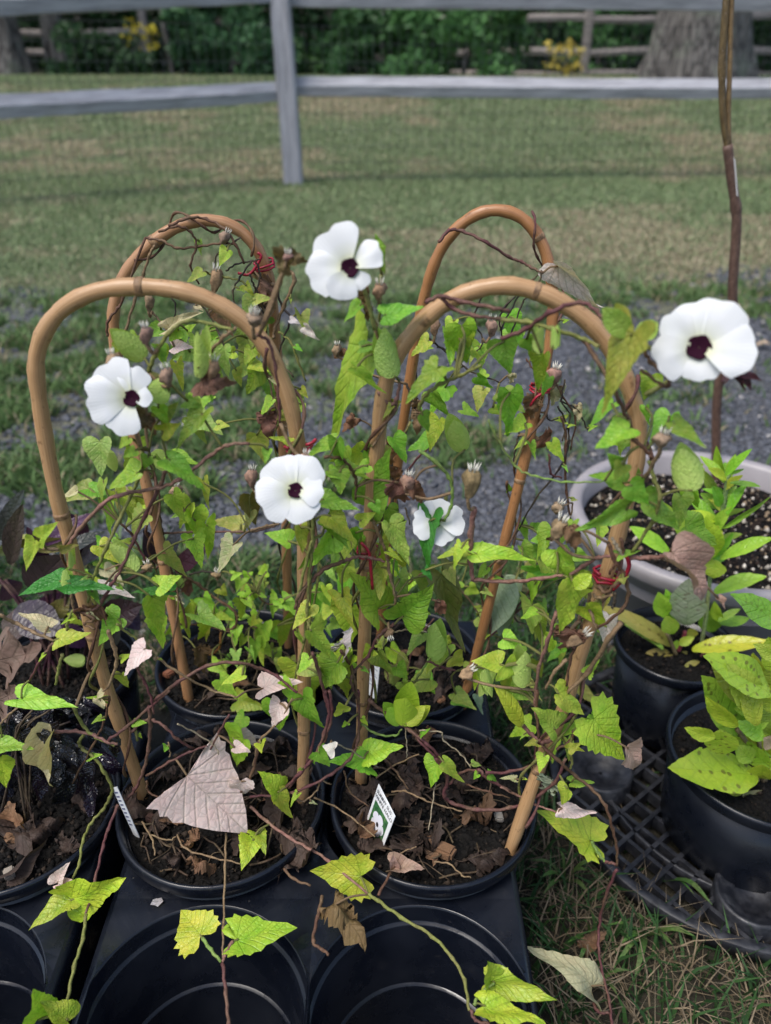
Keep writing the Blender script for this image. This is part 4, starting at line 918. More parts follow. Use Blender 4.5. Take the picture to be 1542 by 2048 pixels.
STEMS = """
A b t .0017|740,850 800,650 850,500 890,380 920,330
A b b .0014|860,285 960,300 1050,345 1180,335 1310,315 1380,320
A b b .0014|940,250 1050,215 1130,250 1165,330 1130,450 1180,560
A b b .0016|1000,215 1120,165 1220,172 1330,230 1400,330 1450,440
A b b .0016|635,870 640,780 700,700 730,640 860,285
A f o .0018|880,1080 920,980 1000,850 1100,780 1230,790 1380,830
A f t .0016|1230,980 1330,870 1400,820
A b d .0010|1000,620 1040,680 1030,800
A b d .0011|1100,660 1200,690 1290,830 1340,950
A b t .0011|900,720 960,790 1000,850
A b o .0013|1200,490 1260,500 1350,520 1440,540
A b d .0010|1270,470 1290,380 1400,300 1430,280
A b d .0010|1340,480 1400,440 1500,420 1540,410
B b t .0024|240,480 262,540 200,690 150,820 140,880
B b o .0015|170,840 240,900 280,1000 330,1130
B b d .0014|150,560 190,690 240,760 200,880 170,1000 260,1110
B b d .0011|0,500 20,560 40,600 90,700
B b d .0011|10,420 -60,520 -100,600 -90,690
B b d .0010|40,430 60,520 30,640 100,760
B b b .0012|160,1000 200,1150 180,1300 150,1400
B b t .0013|110,1100 140,1250 170,1350 180,1400
B f p .0014|40,860 110,900 150,1050 170,1250 180,1380
B b p .0017|1120,310 1180,240 1260,245 1400,310 1540,400 1610,425 1660,455 1735,492
B f p .0017|1040,670 1130,630 1250,660 1450,700 1542,720
B f p .0016|1130,630 1200,700 1330,745 1542,770
B f o .0017|1000,1300 1040,1220 1130,1150 1250,1100 1370,1040
B b d .0011|1030,850 1100,910 1200,990 1300,1070
B b d .0011|1110,930 1160,950 1300,1070 1480,1140
B f k .0018|760,1200 830,1270 870,1240 890,1140
B f t .0015|850,1290 800,1400 730,1520
B f t .0022|690,560 700,690 740,800 780,1000 800,1200
B b d .0016|930,1150 960,1250 990,1330
B f o .0016|780,500 770,650 770,780
B b d .0010|1390,600 1330,760 1380,900 1300,1000
B b d .0010|1542,660 1480,760 1500,880
C f o .0018|0,740 150,750 300,790 480,850 560,890
C f p .0018|0,850 150,790 280,700 450,640 550,690 620,790
C b d .0012|200,620 215,550 240,470
C b d .0010|0,690 120,570 240,460
C b d .0010|0,800 110,600 230,470
C b d .0010|60,830 130,640 170,600
C f b .0017|470,840 540,950 610,1060 680,1200 740,1330 760,1420 830,1479
C f b .0016|840,790 820,900 860,980 950,1060 960,1110 920,1110 800,1020
C b d .0011|370,1080 350,1200 400,1290 350,1430
C b d .0010|340,1200 440,1250 490,1350 500,1360
C b d .0011|330,1230 390,1360 380,1479
C b b .0016|350,1290 375,1400 370,1560
C b b .0012|300,1060 360,1180 430,1300 400,1479
C b d .0011|260,1260 280,1310 330,1300
C b d .0010|120,1330 100,1420 80,1479
C b b .0012|150,960 190,1020 240,1060
C f o .0016|760,830 850,900 940,950
D f k .0020|410,620 470,530 600,390 700,330 950,280 1060,235 1250,90 1350,30 1480,20
D f o .0020|840,60 840,180 780,320 700,490 630,640 570,780 530,870 525,960
D f p .0020|1000,130 950,270 860,450 800,580 720,760 660,860 590,980 550,1010
D b p .0017|940,360 950,480 970,590 960,700 930,760
D b b .0022|980,690 1070,790 1180,860 1250,920 1330,970 1400,1030 1390,1110 1300,1130
D b b .0016|980,1050 1050,1090 1200,1100 1380,1140
D b p .0015|960,555 1150,545 1420,545 1520,540 1640,505
D m p .0013|720,500 780,560 850,690 880,720
D f o .0011|880,60 910,160 900,230
D b t .0015|1060,350 1100,430 1160,480
D b d .0014|1120,800 1200,780 1290,790
D f t .0019|0,1040 100,1090 200,1140 320,1190
D f p .0019|320,1200 250,1290 180,1420
D f t .0015|420,870 430,960 440,1010
D f o .0015|400,1130 400,1080 430,1010
D f o .0018|370,1270 350,1350 330,1450
D f t .0022|640,1130 680,1240 690,1330 640,1470
D f t .0014|930,1290 1060,1380 1250,1480 1400,1525
D f p .0016|800,1330 860,1440 900,1542 910,1620
D f p .0018|920,1542 1050,1440 1230,1340 1400,1320 1542,1355 1640,1400 1760,1500
D b n .0020|1310,1140 1300,1230 1250,1270 1180,1260
D f o .0013|690,1090 780,1160 850,1200
D f t .0017|380,640 310,650 210,630
D f b .0014|550,1010 500,1000 440,1010 470,1060
D f b .0016|480,1020 560,1060 500,1090 560,1120
E f b .0015|440,100 540,110 600,170 630,250 625,350
E f b .0022|560,720 450,760 370,830 290,920 270,1000
E f o .0019|280,950 340,700 370,600 430,560
E f o .0018|370,420 372,600 350,820 340,1000 320,1200
E m t .0014|0,540 100,510 170,500
E f t .0017|730,480 780,600 810,680 830,800 860,920 860,980
E f g .0017|1000,60 1100,130 1180,220 1200,310 1190,400 1150,480
E f k .0030|1330,400 1310,560 1310,720 1320,830
E f k .0018|1320,830 1542,840 1730,820 1860,800
E b d .0034|800,0 830,100 850,300 830,440
E b d .0013|920,400 950,500
E b p .0015|930,190 1000,100 1070,40
E m w .0010|860,1140 930,1125 1050,1140
E f p .0020|860,1090 800,1130 750,1180 700,1280 620,1370 600,1440 640,1540
E f p .0020|370,1260 410,1380 450,1542 470,1620
E f b .0017|540,1250 600,1350 640,1542 645,1640
E m g .0015|940,1470 1000,1400 1060,1300
E m p .0014|1050,1310 1150,1350 1220,1370
E b p .0010|1090,1060 980,1200 930,1380
E b d .0013|1490,780 1510,900 1542,1010
E b p .0016|1380,1200 1542,1060 1700,900
E b t .0013|0,1110 100,1110 160,1100
E b t .0013|70,1250 150,1330 200,1350
E m t .0013|750,1280 810,1370 820,1440
E b b .0012|1060,760 980,820 900,880
E f k .0017|560,720 640,690 720,700 800,720
E b t .0013|1240,880 1310,960 1360,1040
E b b .0012|30,900 80,960 150,980
F b p .0016|180,840 100,950 0,1080
F f k .0020|320,980 270,1150 220,1300 200,1479 205,1570
F b d .0012|0,740 30,900 100,1030 230,1050 310,1040
F f b .0017|770,0 850,80 860,110
F f o .0019|850,120 880,230 910,320 870,460 750,640
F f t .0016|910,70 820,220 800,260
F f k .0024|740,670 850,670 960,660
F f b .0020|620,590 650,680 700,760 730,870 690,970 560,1070
F f t .0018|510,860 510,950 550,1080
F f t .0026|690,1040 620,1130 500,1320 380,1440
F f t .0018|380,1250 310,1320 260,1420
F b b .0019|375,0 370,150 380,300 400,450
F b d .0013|400,0 340,160 200,340 80,560
F b d .0011|100,0 85,70 75,130
F b p .0015|280,80 290,190 350,215
F f d .0014|655,870 650,930 635,960
F f k .0018|400,770 470,720 560,670 640,660
F f b .0016|560,830 600,870 650,830 700,800
F f t .0016|640,880 560,900 530,880
F f b .0015|450,1000 460,1100 400,1250 380,1400
F f w .0016|700,660 660,600 640,560
F f g .0010|-65,-110 0,20 100,160 200,205 380,240 600,235
F b t .0012|400,450 410,360 350,380
F f b .0014|690,560 700,640 660,700 620,760
G f k .0020|330,250 450,245 560,270 640,310 700,320
G f o .0018|430,95 500,220 570,280 680,330
G f o .0020|500,260 470,310 490,350 560,400 620,490 665,580 650,640 610,710 540,790 490,900 470,1030 430,1120
G f p .0019|700,680 640,830 610,930 565,1120 510,1330
G f o .0020|510,1330 490,1480 440,1640 395,1860 380,1930
G f b .0013|650,40 620,180 550,330 430,550
G f p .0017|640,300 750,220 880,110 1010,0
G f p .0017|780,250 850,185 910,180 980,220 1050,290 1150,350
G f p .0023|885,100 890,220 880,350 850,480 800,590 740,660
G f t .0016|1340,850 1335,1050 1325,1400 1320,1590
G f p .0017|1320,1620 1340,1800 1355,1981 1360,2060
G f g .0020|1200,1470 1250,1540 1310,1610
G f k .0018|1380,1490 1340,1560 1320,1610
G f t .0014|1050,860 1100,940 1250,990 1430,1030
G f w .0012|1050,200 1150,250 1260,320 1300,380
G f p .0013|1360,145 1300,250 1250,350
G f b .0018|1540,300 1500,480 1440,590 1400,620
G f t .0014|840,780 900,880 920,980
G f p .0014|870,510 1000,430 1120,370 1230,330
G f b .0013|870,540 880,600 940,640
G f t .0010|1000,310 1010,380 1000,400
G f t .0012|890,860 1000,890 1040,870
G f t .0014|0,200 60,140 120,95
H f p .0023|440,0 470,120 440,260 380,400 290,500 200,590
H f p .0018|470,0 485,140 440,300 350,430 230,580
H f p .0020|640,0 645,150 640,300 590,410 480,500 350,570 200,620 0,630
H f p .0022|700,60 850,170 950,240 1050,320 1130,400
H f p .0016|950,240 1050,350 1130,420 1150,440
H f w .0010|920,220 930,330 930,400
H f w .0011|1000,240 1130,250 1150,300 1250,380 1310,460
H f p .0024|1100,400 1170,520 1150,620 1200,670 1350,710 1542,700 1680,640 1810,545 1870,405
H f p .0017|1542,600 1400,520 1360,475 1250,490 1180,560
H f p .0017|1400,490 1542,485 1780,410
H f t .0014|840,605 920,600 1030,650 1150,690 1260,720
H f w .0010|1110,500 1090,620 1060,830
H f k .0020|0,690 100,780 240,880 350,940 470,1015 700,1210
H f o .0020|700,1210 760,1250 900,1350 1080,1460 1200,1590 1270,1720 1300,1900
H f b .0016|760,1220 840,1070 860,1040
H f b .0018|430,1220 400,1350 375,1490 430,1540 470,1570
H f b .0016|200,1060 260,1120 360,1160
H f t .0014|250,610 300,660 350,640 400,590 420,540 480,560
H f t .0013|380,640 500,690 620,770 740,870
H f t .0017|20,450 60,300 180,180 250,50
H f w .0012|480,305 600,360 760,460
H f b .0012|780,380 870,490 940,590
H f b .0011|560,480 590,600 700,690
H f t .0013|750,520 850,450 1000,380
H f t .0011|850,990 930,950 990,930
H f g .0013|660,200 750,260 860,270 900,230
H f p .0016|1310,1900 1340,1960 1420,1981
H f g .0016|1330,1870 1360,1800 1450,1740
H f t .0012|1090,1020 1180,1030 1260,1100 1310,1110
H f b .0011|1280,560 1400,600 1542,640
I f b .0020|230,310 330,400 430,490 520,560 600,660 640,790 665,900 665,1000
I f p .0019|665,1020 610,1150 570,1300 560,1450 580,1600 620,1760 635,1890 640,1960
I f p .0019|600,980 640,985 665,1000
I f g .0019|520,860 560,930 600,980
I f p .0018|530,1780 560,1830 620,1840
I f b .0019|210,0 210,150 220,270
I f k .0013|0,550 100,600 200,650 330,700
I f b .0017|420,230 400,290 320,340
I f p .0026|130,200 180,255 230,290
I f p .0026|300,280 260,295 230,300
I f o .0015|390,330 410,400 400,450
"""
for ln in STEMS.strip().split('\n'):
    hd, pt = ln.split('|'); c_, lay, col, r = hd.split()
    stem(c_, [tuple(map(float, q.split(','))) for q in pt.split()], col, lay, float(r) * (.52 if col in 'wt' and c_ in 'GH' else .66 if float(r) < .0019 else .60))

# leaves: crop layer colour shape | base x,y tip x,y width (crop pixels) ; several per line
LEAVES = """
A f s o|860,1000 672,840 170;1170,1110 1165,838 95;1010,1190 872,1180 200
A b l v|1230,835 1320,930 80;1350,360 1300,455 85;1390,960 1300,985 80;1490,945 1450,1045 80;1500,1030 1560,1090 70;1110,835 1165,795 50;960,930 990,1065 90;1060,830 1000,900 80
A b o v|1200,490 1108,552 65;1180,300 1190,392 55;1400,1070 1440,1172 65;1290,1390 1365,1400 60;1130,960 1010,1010 110
A b p v|1000,820 1172,708 55
A b k v|1030,930 1145,925 85
A f g h|1200,1320 1040,1545 150;1110,1250 1205,1290 100;1240,1150 1272,1262 60;940,930 990,1060 90
A f l v|960,1430 1075,1380 100;760,1470 700,1535 70;940,1290 1000,1400 90
A f o v|950,1350 1060,1265 110
A f b c|1190,1130 1390,1140 130;870,1340 770,1440 110;870,1350 930,1450 90
B f l h|690,925 405,1545 235
B f s o|855,1110 795,815 185
B f g v|800,745 1035,697 140;655,680 553,792 80;745,330 822,495 100;762,350 750,262 65;620,1060 805,1215 80;660,930 780,910 70
B f g h|1110,1065 905,1242 150;1120,1075 1225,1055 65
B m g v|1255,805 1300,1045 200;1235,870 1150,905 90
B b l v|1205,775 1150,885 90;1360,930 1400,992 70;1060,895 945,985 95;1400,1090 1335,1135 60;1440,1290 1482,1335 70;0,985 35,925 70;20,1035 115,1082 75;130,1250 45,1345 60;300,1180 345,1235 60;1020,930 1095,935 50
B b o v|1385,1185 1330,1318 100;30,655 140,635 65
B m s o|1275,1545 1215,1372 120
B m w v|720,985 690,1085 65;330,815 412,898 60;240,770 300,790 45
B b b c|545,940 500,1010 80;130,560 60,620 110;110,590 20,640 100;620,1350 540,1440 70;1000,1250 960,1330 60;1010,1320 990,1460 90;100,1330 120,1500 110
B f b c|240,400 150,570 90;240,390 335,420 75;650,620 730,790 60
C m g v|20,860 60,1050 170;150,845 215,935 95;250,940 188,1172 115;55,1150 72,1415 165
C f s o|235,930 240,765 75;300,905 302,780 60
C f o h|750,815 577,1285 230
C f o l|745,830 600,685 110;765,835 915,738 120
C m g v|860,1055 815,1205 140;640,1215 493,1338 90;965,1285 850,1445 120;830,1235 845,1345 60
C f g v|735,1365 538,1482 140;990,1325 1172,1475 115;670,1285 700,1340 60
C b w v|325,430 592,712 135
C b p c|330,1120 285,1245 75;440,1225 450,1325 60;70,1045 62,1115 40
C b b c|200,1180 170,1330 90;220,1420 270,1479 130;190,1280 150,1390 90
D f g v|815,195 602,288 115;1000,115 1242,275 145;800,60 725,105 75;880,100 850,180 70
D b s o|920,85 1005,195 125;640,85 690,195 85;1060,880 1055,815 80;500,1310 375,1300 105
D b l v|865,330 795,410 105;650,345 640,592 85;1130,375 1045,535 95
D b p v|700,300 725,425 85;770,420 835,485 50;1000,945 1095,965 70;620,770 745,855 85
D b o v|1435,500 1238,485 115
D b l h|1225,500 1268,722 115
D b n v|1480,325 1510,505 130;1495,420 1470,520 80
D f l v|240,585 325,487 65;205,605 152,785 70
D f d v|360,835 102,925 120;410,850 682,885 115;1010,900 770,882 85
D f s o|800,785 640,615 130;375,870 385,770 55;410,770 405,640 28
D f l v|900,930 972,1155 150;705,1060 538,1225 145;350,1180 548,1150 125;940,870 1075,800 120
D f p v|290,1110 108,1018 115
D f k v|860,1240 688,1388 145
D m w v|600,880 805,930 75
D b l h|1095,1000 1108,1195 105;1170,975 1140,1065 80;1210,935 1295,1025 95;1225,1075 1190,1218 70;1265,1035 1395,1065 95;1430,825 1400,905 80;1450,895 1515,955 85;1430,945 1450,1085 75;1410,1115 1388,1240 70;1505,1075 1535,1145 65;1450,1165 1418,1235 75;1510,1195 1520,1335 75;1310,880 1350,930 80;1380,800 1440,790 60;1470,790 1460,850 60
D f l v|1440,1395 1298,1442 85;720,1385 755,1495 60
D f b c|580,1000 520,1120 120
D m z c|590,1300 600,1420 110
D b b c|1180,1240 1240,1400 90;1090,830 1130,940 80
E f g v|720,370 802,55 155;740,370 772,445 85;530,190 540,330 135;430,350 655,402 110;110,55 88,145 65;470,180 560,240 80;700,150 620,200 90
E f l v|475,445 645,595 150;650,480 748,428 95;490,560 338,755 115;600,590 538,735 95;230,600 88,538 120;300,515 322,685 95
E f o v|830,500 965,755 140
E b l v|100,780 45,795 90;960,830 885,925 90;1235,840 1195,905 90;1300,870 1360,910 80;20,910 0,960 60;1160,1180 1200,1210 70
E f d h|1070,470 1018,825 150;1040,770 1092,835 55
E f l h|1290,645 1108,685 105;1255,640 1188,775 85
E f l v|1340,680 1712,692 115;1405,755 1338,835 65
E m n v|1125,795 1255,1255 155
E b v o|1500,800 1400,1165 210
E f l v|765,1005 618,788 165
E f g v|905,1050 1092,848 215
E m s o|1070,1300 1082,1092 110;1400,1355 1350,1530 80;1400,1355 1450,1535 70
E f l v|1485,1330 1308,1312 140;1525,1365 1545,1545 90
E b l h|205,955 372,1082 105;165,945 108,1065 90;195,1080 212,1255 115;80,1090 28,1335 115;130,1130 165,1190 80;300,1050 372,1082 60;40,1060 0,1110 70;90,1230 130,1290 60
E f l h|360,1130 485,1295 135;545,925 622,1145 125
E b g v|380,915 402,1065 95;570,755 540,865 115;480,1080 560,1110 80;440,900 500,1000 90
E f l h|555,1245 448,1395 95;605,1275 478,1405 115;560,1400 592,1545 95;720,1240 665,1295 85;760,1210 790,1240 50
E f k v|75,1475 275,1400 115
E b i v|180,1300 170,1385 80;240,1290 250,1370 70
E m l v|870,1345 935,1420 95;900,1435 945,1505 75;1205,1285 1270,1340 110
E f w c|560,1240 570,1120 50
E f b c|1130,960 1130,1060 60
E f b c|960,260 1035,395 90;880,250 930,400 130
E b b c|800,60 850,170 110;860,20 830,120 90;870,170 840,260 80
F f g v|725,395 422,518 135;705,245 518,190 105;740,260 860,380 140;830,350 1055,515 140;665,135 618,85 70;700,140 650,230 110
F f s o|1095,290 1035,45 195
F f y v|405,810 355,1135 155
F f y l|420,845 512,770 75
F b g v|240,640 148,600 105;300,750 98,720 105;290,700 405,742 95;430,640 522,682 85;250,560 168,575 85;190,500 240,470 60
F b l v|440,760 525,750 65
F f s o|148,1405 157,1212 92
F f m d|980,640 1250,925 170;1010,650 1030,535 80;1240,900 1300,965 35
F b o v|235,975 188,1145 75
F m w d|620,1000 590,1180 110
F f b c|370,480 270,600 90;400,500 440,640 100;400,1080 370,1220 130
F f l v|20,1130 135,1182 130;30,1280 100,1330 150;130,1400 30,1470 170
I f l t|530,165 740,408 280
G f l v|120,50 455,78 115
G f g v|-40,320 203,348 125
G f l v|-10,400 40,575 100
G f p d|305,255 228,642 110
G f k k|1105,505 1478,855 490
G f k v|1390,340 1490,365 80;1430,540 1420,670 115;340,1145 385,1035 60;350,1150 445,1130 45
G f y v|425,1245 147,1395 180;425,1235 733,1140 195
G f y t|1190,1455 1060,1290 250;1405,1480 1765,1395 235
G f y v|1500,890 1438,1052 150
G f y v|225,1960 222,1798 100;405,1960 225,1845 160
G f p v|590,60 600,140 55;610,10 565,60 40
H f g h|310,45 435,295 125;690,430 478,400 155;405,370 475,455 95
H f l v|700,365 892,318 150;1110,420 1073,582 115;1150,432 1265,550 75;165,610 82,485 105;170,610 245,760 95
H f k v|180,75 112,235 130
H f w v|500,350 430,330 100
H f l o|905,212 922,45 110;925,200 1035,95 95;900,200 818,105 95
H f l v|550,130 525,68 75;570,210 560,180 40
H f y t|660,1100 345,1090 265
H f b c|490,1275 715,1490 140
H f m d|850,1050 1030,1045 90;860,1050 850,980 50
H f l h|50,850 100,960 90
X f l v|985,1962 1116,1998 62;985,1960 975,1922 30
X f y v|968,2012 1098,2032 58
I f y t|520,860 208,668 230
I f p v|525,1690 268,1448 150
I f k v|350,670 555,705 110
I f l l|130,205 30,-10 60;290,275 535,160 62
I f l v|310,225 215,105 105;330,20 505,138 115;390,335 465,300 65;405,525 545,510 75;385,560 350,655 65;60,0 120,60 110
I f m v|730,330 800,475 100
I f v c|300,520 250,600 110
"""
LV = []
def place_leaf(B, T, ratio, shp, col, plant_key=None, spots=0., parent=None, jit=.18, name='leaf', petiole=True, mesh_i=None):
    shp = 'V' if shp == 'v' and col in 'pkwm' else shp
    me = SH[shp][mesh_i if mesh_i is not None else random.randrange(len(SH[shp]))]
    m = leaf_matrix(B, T, ratio, NATW[shp]); pl = parent or VP[plant_key]
    jit = .05 if col in 'kmwpsv' else jit
    c_ = [max(.004, v * (1 + jit * (random.random() - .5) * 2)) for v in CC[col]]
    br = 1 + .25 * (random.random() - .5); o = link(name, me, pl, Matrix.Translation(-pl.location) @ m, (c_[0] * br, c_[1] * br, c_[2] * br, spots))
    if petiole and plant_key:
        S_ = SAMPLES[plant_key]; q = min(S_, key=lambda p_: (p_ - B).length_squared); dist = (q - B).length
        if .002 < dist < .05:
            mi = m.inverted(); d = (B - q); mid = q.lerp(B, .5) + Vector((random.uniform(-.1, .1) * dist, 0, .12 * dist)); pp = catmull([mi @ q, mi @ mid, mi @ (B + (T - B) * .02)], 4)
            L_ = (T - B).length; v_, f_, _ = tube(pp, .0008 / L_, 5); link('petiole', mesh('petiole', v_, f_, M['stem']), o, color=(*(SCOL['o'] if col in 'glsyodn' else SCOL['t']), 1))
    return o
for ln in LEAVES.strip().split('\n'):
    hd, body = ln.split('|'); c_, lay, col, shp = hd.split(); s_ = CROP[c_][2]
    for it in body.split(';'):
        a, b, w = it.split(); bx, by = map(float, a.split(',')); tx, ty = map(float, b.split(',')); w = float(w)
        u, v = uvpx(c_, bx, by); u2, v2 = uvpx(c_, tx, ty)
        dy = random.uniform(-.012, .010); Y0 = depth(u, v, lay, dy); Lp = math.dist((u, v), (u2, v2)) / F * Y0 * 1.15
        flat = (shp in 'kt')
        Y1 = min(depth(u2, v2, lay, dy + .03), Y0 - (0 if flat else random.uniform(-.15, .45) * Lp)) if not flat else depth(u2, v2, lay, dy)
        B, T = P(u, v, Y=Y0), P(u2, v2, Y=Y1)
        place_leaf(B, T, w / max(math.dist((bx, by), (tx, ty)), 1), shp, col, plant_of(u, lay), .25 if col in 'noy' and shp in 'vh' else 0., name='dead_leaf' if shp == 'c' else 'leaf')
# extra small leaves low in the back pots
rs_ = random.Random(5)
for i in range(46):
    u = rs_.choice((rs_.uniform(330, 600), rs_.uniform(640, 700), rs_.uniform(980, 1130), rs_.uniform(420, 560))); v = rs_.uniform(1130, 1330); a = rs_.uniform(-2.4, -.7); L = rs_.uniform(22, 42)
    Y0 = depth(u, v, 'b', rs_.uniform(-.03, .05)); B, T = P(u, v, Y=Y0), P(u + L * math.cos(a), v - L * math.sin(a), Y=Y0 - .01)
    place_leaf(B, T, rs_.uniform(.45, .85), rs_.choice('vh'), rs_.choice('llgglo'), plant_of(u, 'b'))

# the dense tangle round the hoops
FILL = [(600, 830, 870, 1120, 30, 'fm', 'gllg'), (610, 820, 1120, 1340, 26, 'fmb', 'llgo'), (200, 470, 640, 960, 34, 'bmb', 'lggos'), (130, 480, 960, 1270, 34, 'bm', 'llgop'), (1030, 1230, 1010, 1480, 34, 'fmb', 'lglo'), (830, 1130, 620, 900, 26, 'bm', 'ggl'),
        (430, 620, 1270, 1480, 12, 'mb', 'llok'), (470, 620, 620, 900, 16, 'b', 'lgo'), (830, 1000, 1100, 1420, 18, 'mb', 'lgov'), (1180, 1420, 820, 1060, 10, 'm', 'gl'), (420, 540, 480, 640, 7, 'b', 'ob')]
for u0, u1, v0, v1, cnt, lays, cols in FILL:
    for i in range(int(cnt * .78)):
        u, v = rs_.uniform(u0, u1), rs_.uniform(v0, v1)
        if any(math.dist((u, v + 15), q) < 88 for q in ((700, 536), (1398, 695), (263, 797), (591, 981), (873, 1043), (785, 705))): continue
        a = rs_.uniform(-2.8, -.3); L = rs_.uniform(32, 74); lay = rs_.choice(lays); Y0 = depth(u, v, lay, rs_.uniform(.0, .03)); u2, v2 = u + L * math.cos(a), v - L * math.sin(a)
        place_leaf(P(u, v, Y=Y0), P(u2, v2, Y=Y0 - rs_.uniform(-.006, .014)), rs_.uniform(.4, .8), rs_.choice('vvh'), rs_.choice(cols), plant_of(u, lay))
# stems twining up the canes
def twine(hk, i0, i1, key, col, turns, r, ph, rad=.0068):
    path = HOOPS[hk]; n = len(path); a0, a1 = int(i0 * (n - 1)), int(i1 * (n - 1)); seg = path[a0:a1 + 1] if a1 > a0 else path[a1:a0 + 1][::-1]; out = []
    for j in range(len(seg) - 1):
        for q in range(3):
            t = q / 3; c_ = seg[j].lerp(seg[j + 1], t); d = (seg[j + 1] - seg[j]).normalized(); s = d.orthogonal().normalized() if abs(d.y) > .95 else d.cross(Vector((0, 1, 0))).normalized(); b = d.cross(s)
            a = ph + 2 * math.pi * turns * (j + t) / len(seg); w = rad * (1 + .35 * math.sin(a * .7 + ph) ** 2); out.append(c_ + (s * math.cos(a) + b * math.sin(a)) * w)
    pl = VP[key]; SAMPLES[key].extend(out); v_, f_, _ = tube([q - pl.location for q in out], [r * (1 + .25 * math.sin(i * .9)) for i in range(len(out))], 6); link('stem', mesh('stem', v_, f_, M['stem']), pl, color=(*SCOL[col], 1))
for hk in ('FL', 'FR', 'BL', 'BR'):
    F_ = hk[0] == 'F'
    twine(hk, .03, .24, hk, 'b', 2.6, .0011, .4); twine(hk, .97, .70, hk, 'p' if F_ else 'd', 3.1, .0012, 2.); twine(hk, .98, .78, hk, 'o', 1.8, .0010, 4., .0075)
    twine(hk, .05, .18, hk, 'o' if F_ else 'b', 1.6, .0010, 3., .008)
twine('BL', .62, .40, 'BL', 'b', 2.2, .0010, 1.); twine('BR', .30, .45, 'BR', 'p', 1.2, .0009, 2.); twine('FR', .70, .60, 'FR', 'p', 1.1, .0011, 2.5)
# fine dead stems and roots over the soil
for (cx_, cy_), key, cnt in ((PFL, 'FL', 34), (PFR, 'FR', 34), (PBL, 'BL', 14), (PBR, 'BR', 14)):
    for i in range(cnt):
        a, q = rs_.uniform(0, 6.28), .068 * math.sqrt(rs_.random()); p0 = Vector((cx_ + q * math.cos(a), cy_ + q * math.sin(a), SOILZ + .004)); h_ = rs_.uniform(0, 6.28); pts = [p0]
        for j in range(4):
            h_ += rs_.uniform(-.9, .9); e = pts[-1] + Vector((math.cos(h_), math.sin(h_), 0)) * rs_.uniform(.007, .014); e.z = SOILZ + rs_.uniform(.001, .011)
            if (e.xy - Vector((cx_, cy_))).length > .072: break
            pts.append(e)
        if len(pts) < 3: continue
        pl = VP[key]; v_, f_, _ = tube([w - pl.location for w in catmull(pts, 4)], rs_.uniform(.0004, .0009), 5); b = rs_.uniform(.5, 1.2)
        link('dead_stem', mesh('dead_stem', v_, f_, M['stem']), pl, color=(.085 * b, .055 * b, .036 * b, 1))
# small young leaves along the stems
for key in VP:
    for i in range(34 if key[0] == 'F' else 26):
        q = rs_.choice(SAMPLES[key]); L = rs_.uniform(.008, .017); d = Vector((rs_.uniform(-1, 1), rs_.uniform(-.6, .1), rs_.uniform(-.9, .5))).normalized()
        if q.z < .20 or q.z > .555: continue
        place_leaf(q + d * .004, q + d * L, rs_.uniform(.45, .85), rs_.choice('vhh'), rs_.choice('llggoyp'), key)

# ------------------------------------------------------------------ flowers
def petal_mesh(L, hw, r0, seed, tw):
    rs = np.random.RandomState(seed); V, UV, Fc = [], [], []; nr, na = 8, 17; ph = rs.rand(3) * 6.28; ps, pt = rs.rand(), rs.rand() * 2 - 1
    for i in range(nr):
        s = i / (nr - 1)
        for j in range(na):
            t = -1 + 2 * j / (na - 1)
            Rr = L * (1 - .15 * abs(t) ** 3 - (.02 + .06 * ps) * math.exp(-((t - .3 * pt) / .15) ** 2) + .03 * math.sin(4 * t + ph[0]) + .016 * math.sin(10 * t + ph[1]))
            a = hw * t * (1.12 - .10 * s) * (1 if s < .8 else 1 - .06 * (s - .8) / .2)
            r = r0 + (Rr - r0) * s
            z = -.03 * L * (1 - s) ** 2 + L * (.03 * math.sin(s * 2.6) - .04 * s ** 3) + tw * t * L * .07 + .03 * L * math.exp(-(t / .22) ** 2) * s * (1 - .5 * s) + .022 * L * math.sin(4 * t + 3 * s + ph[2]) * s
            V.append((r * math.sin(a), r * math.cos(a), z)); UV.append((t * .5 + .5, r / L))
    for i in range(nr - 1):
        for j in range(na - 1):
            a = i * na + j; Fc.append((a, a + 1, a + na + 1, a + na))
    return mesh('petal', V, Fc, M['petal'], uv=UV)
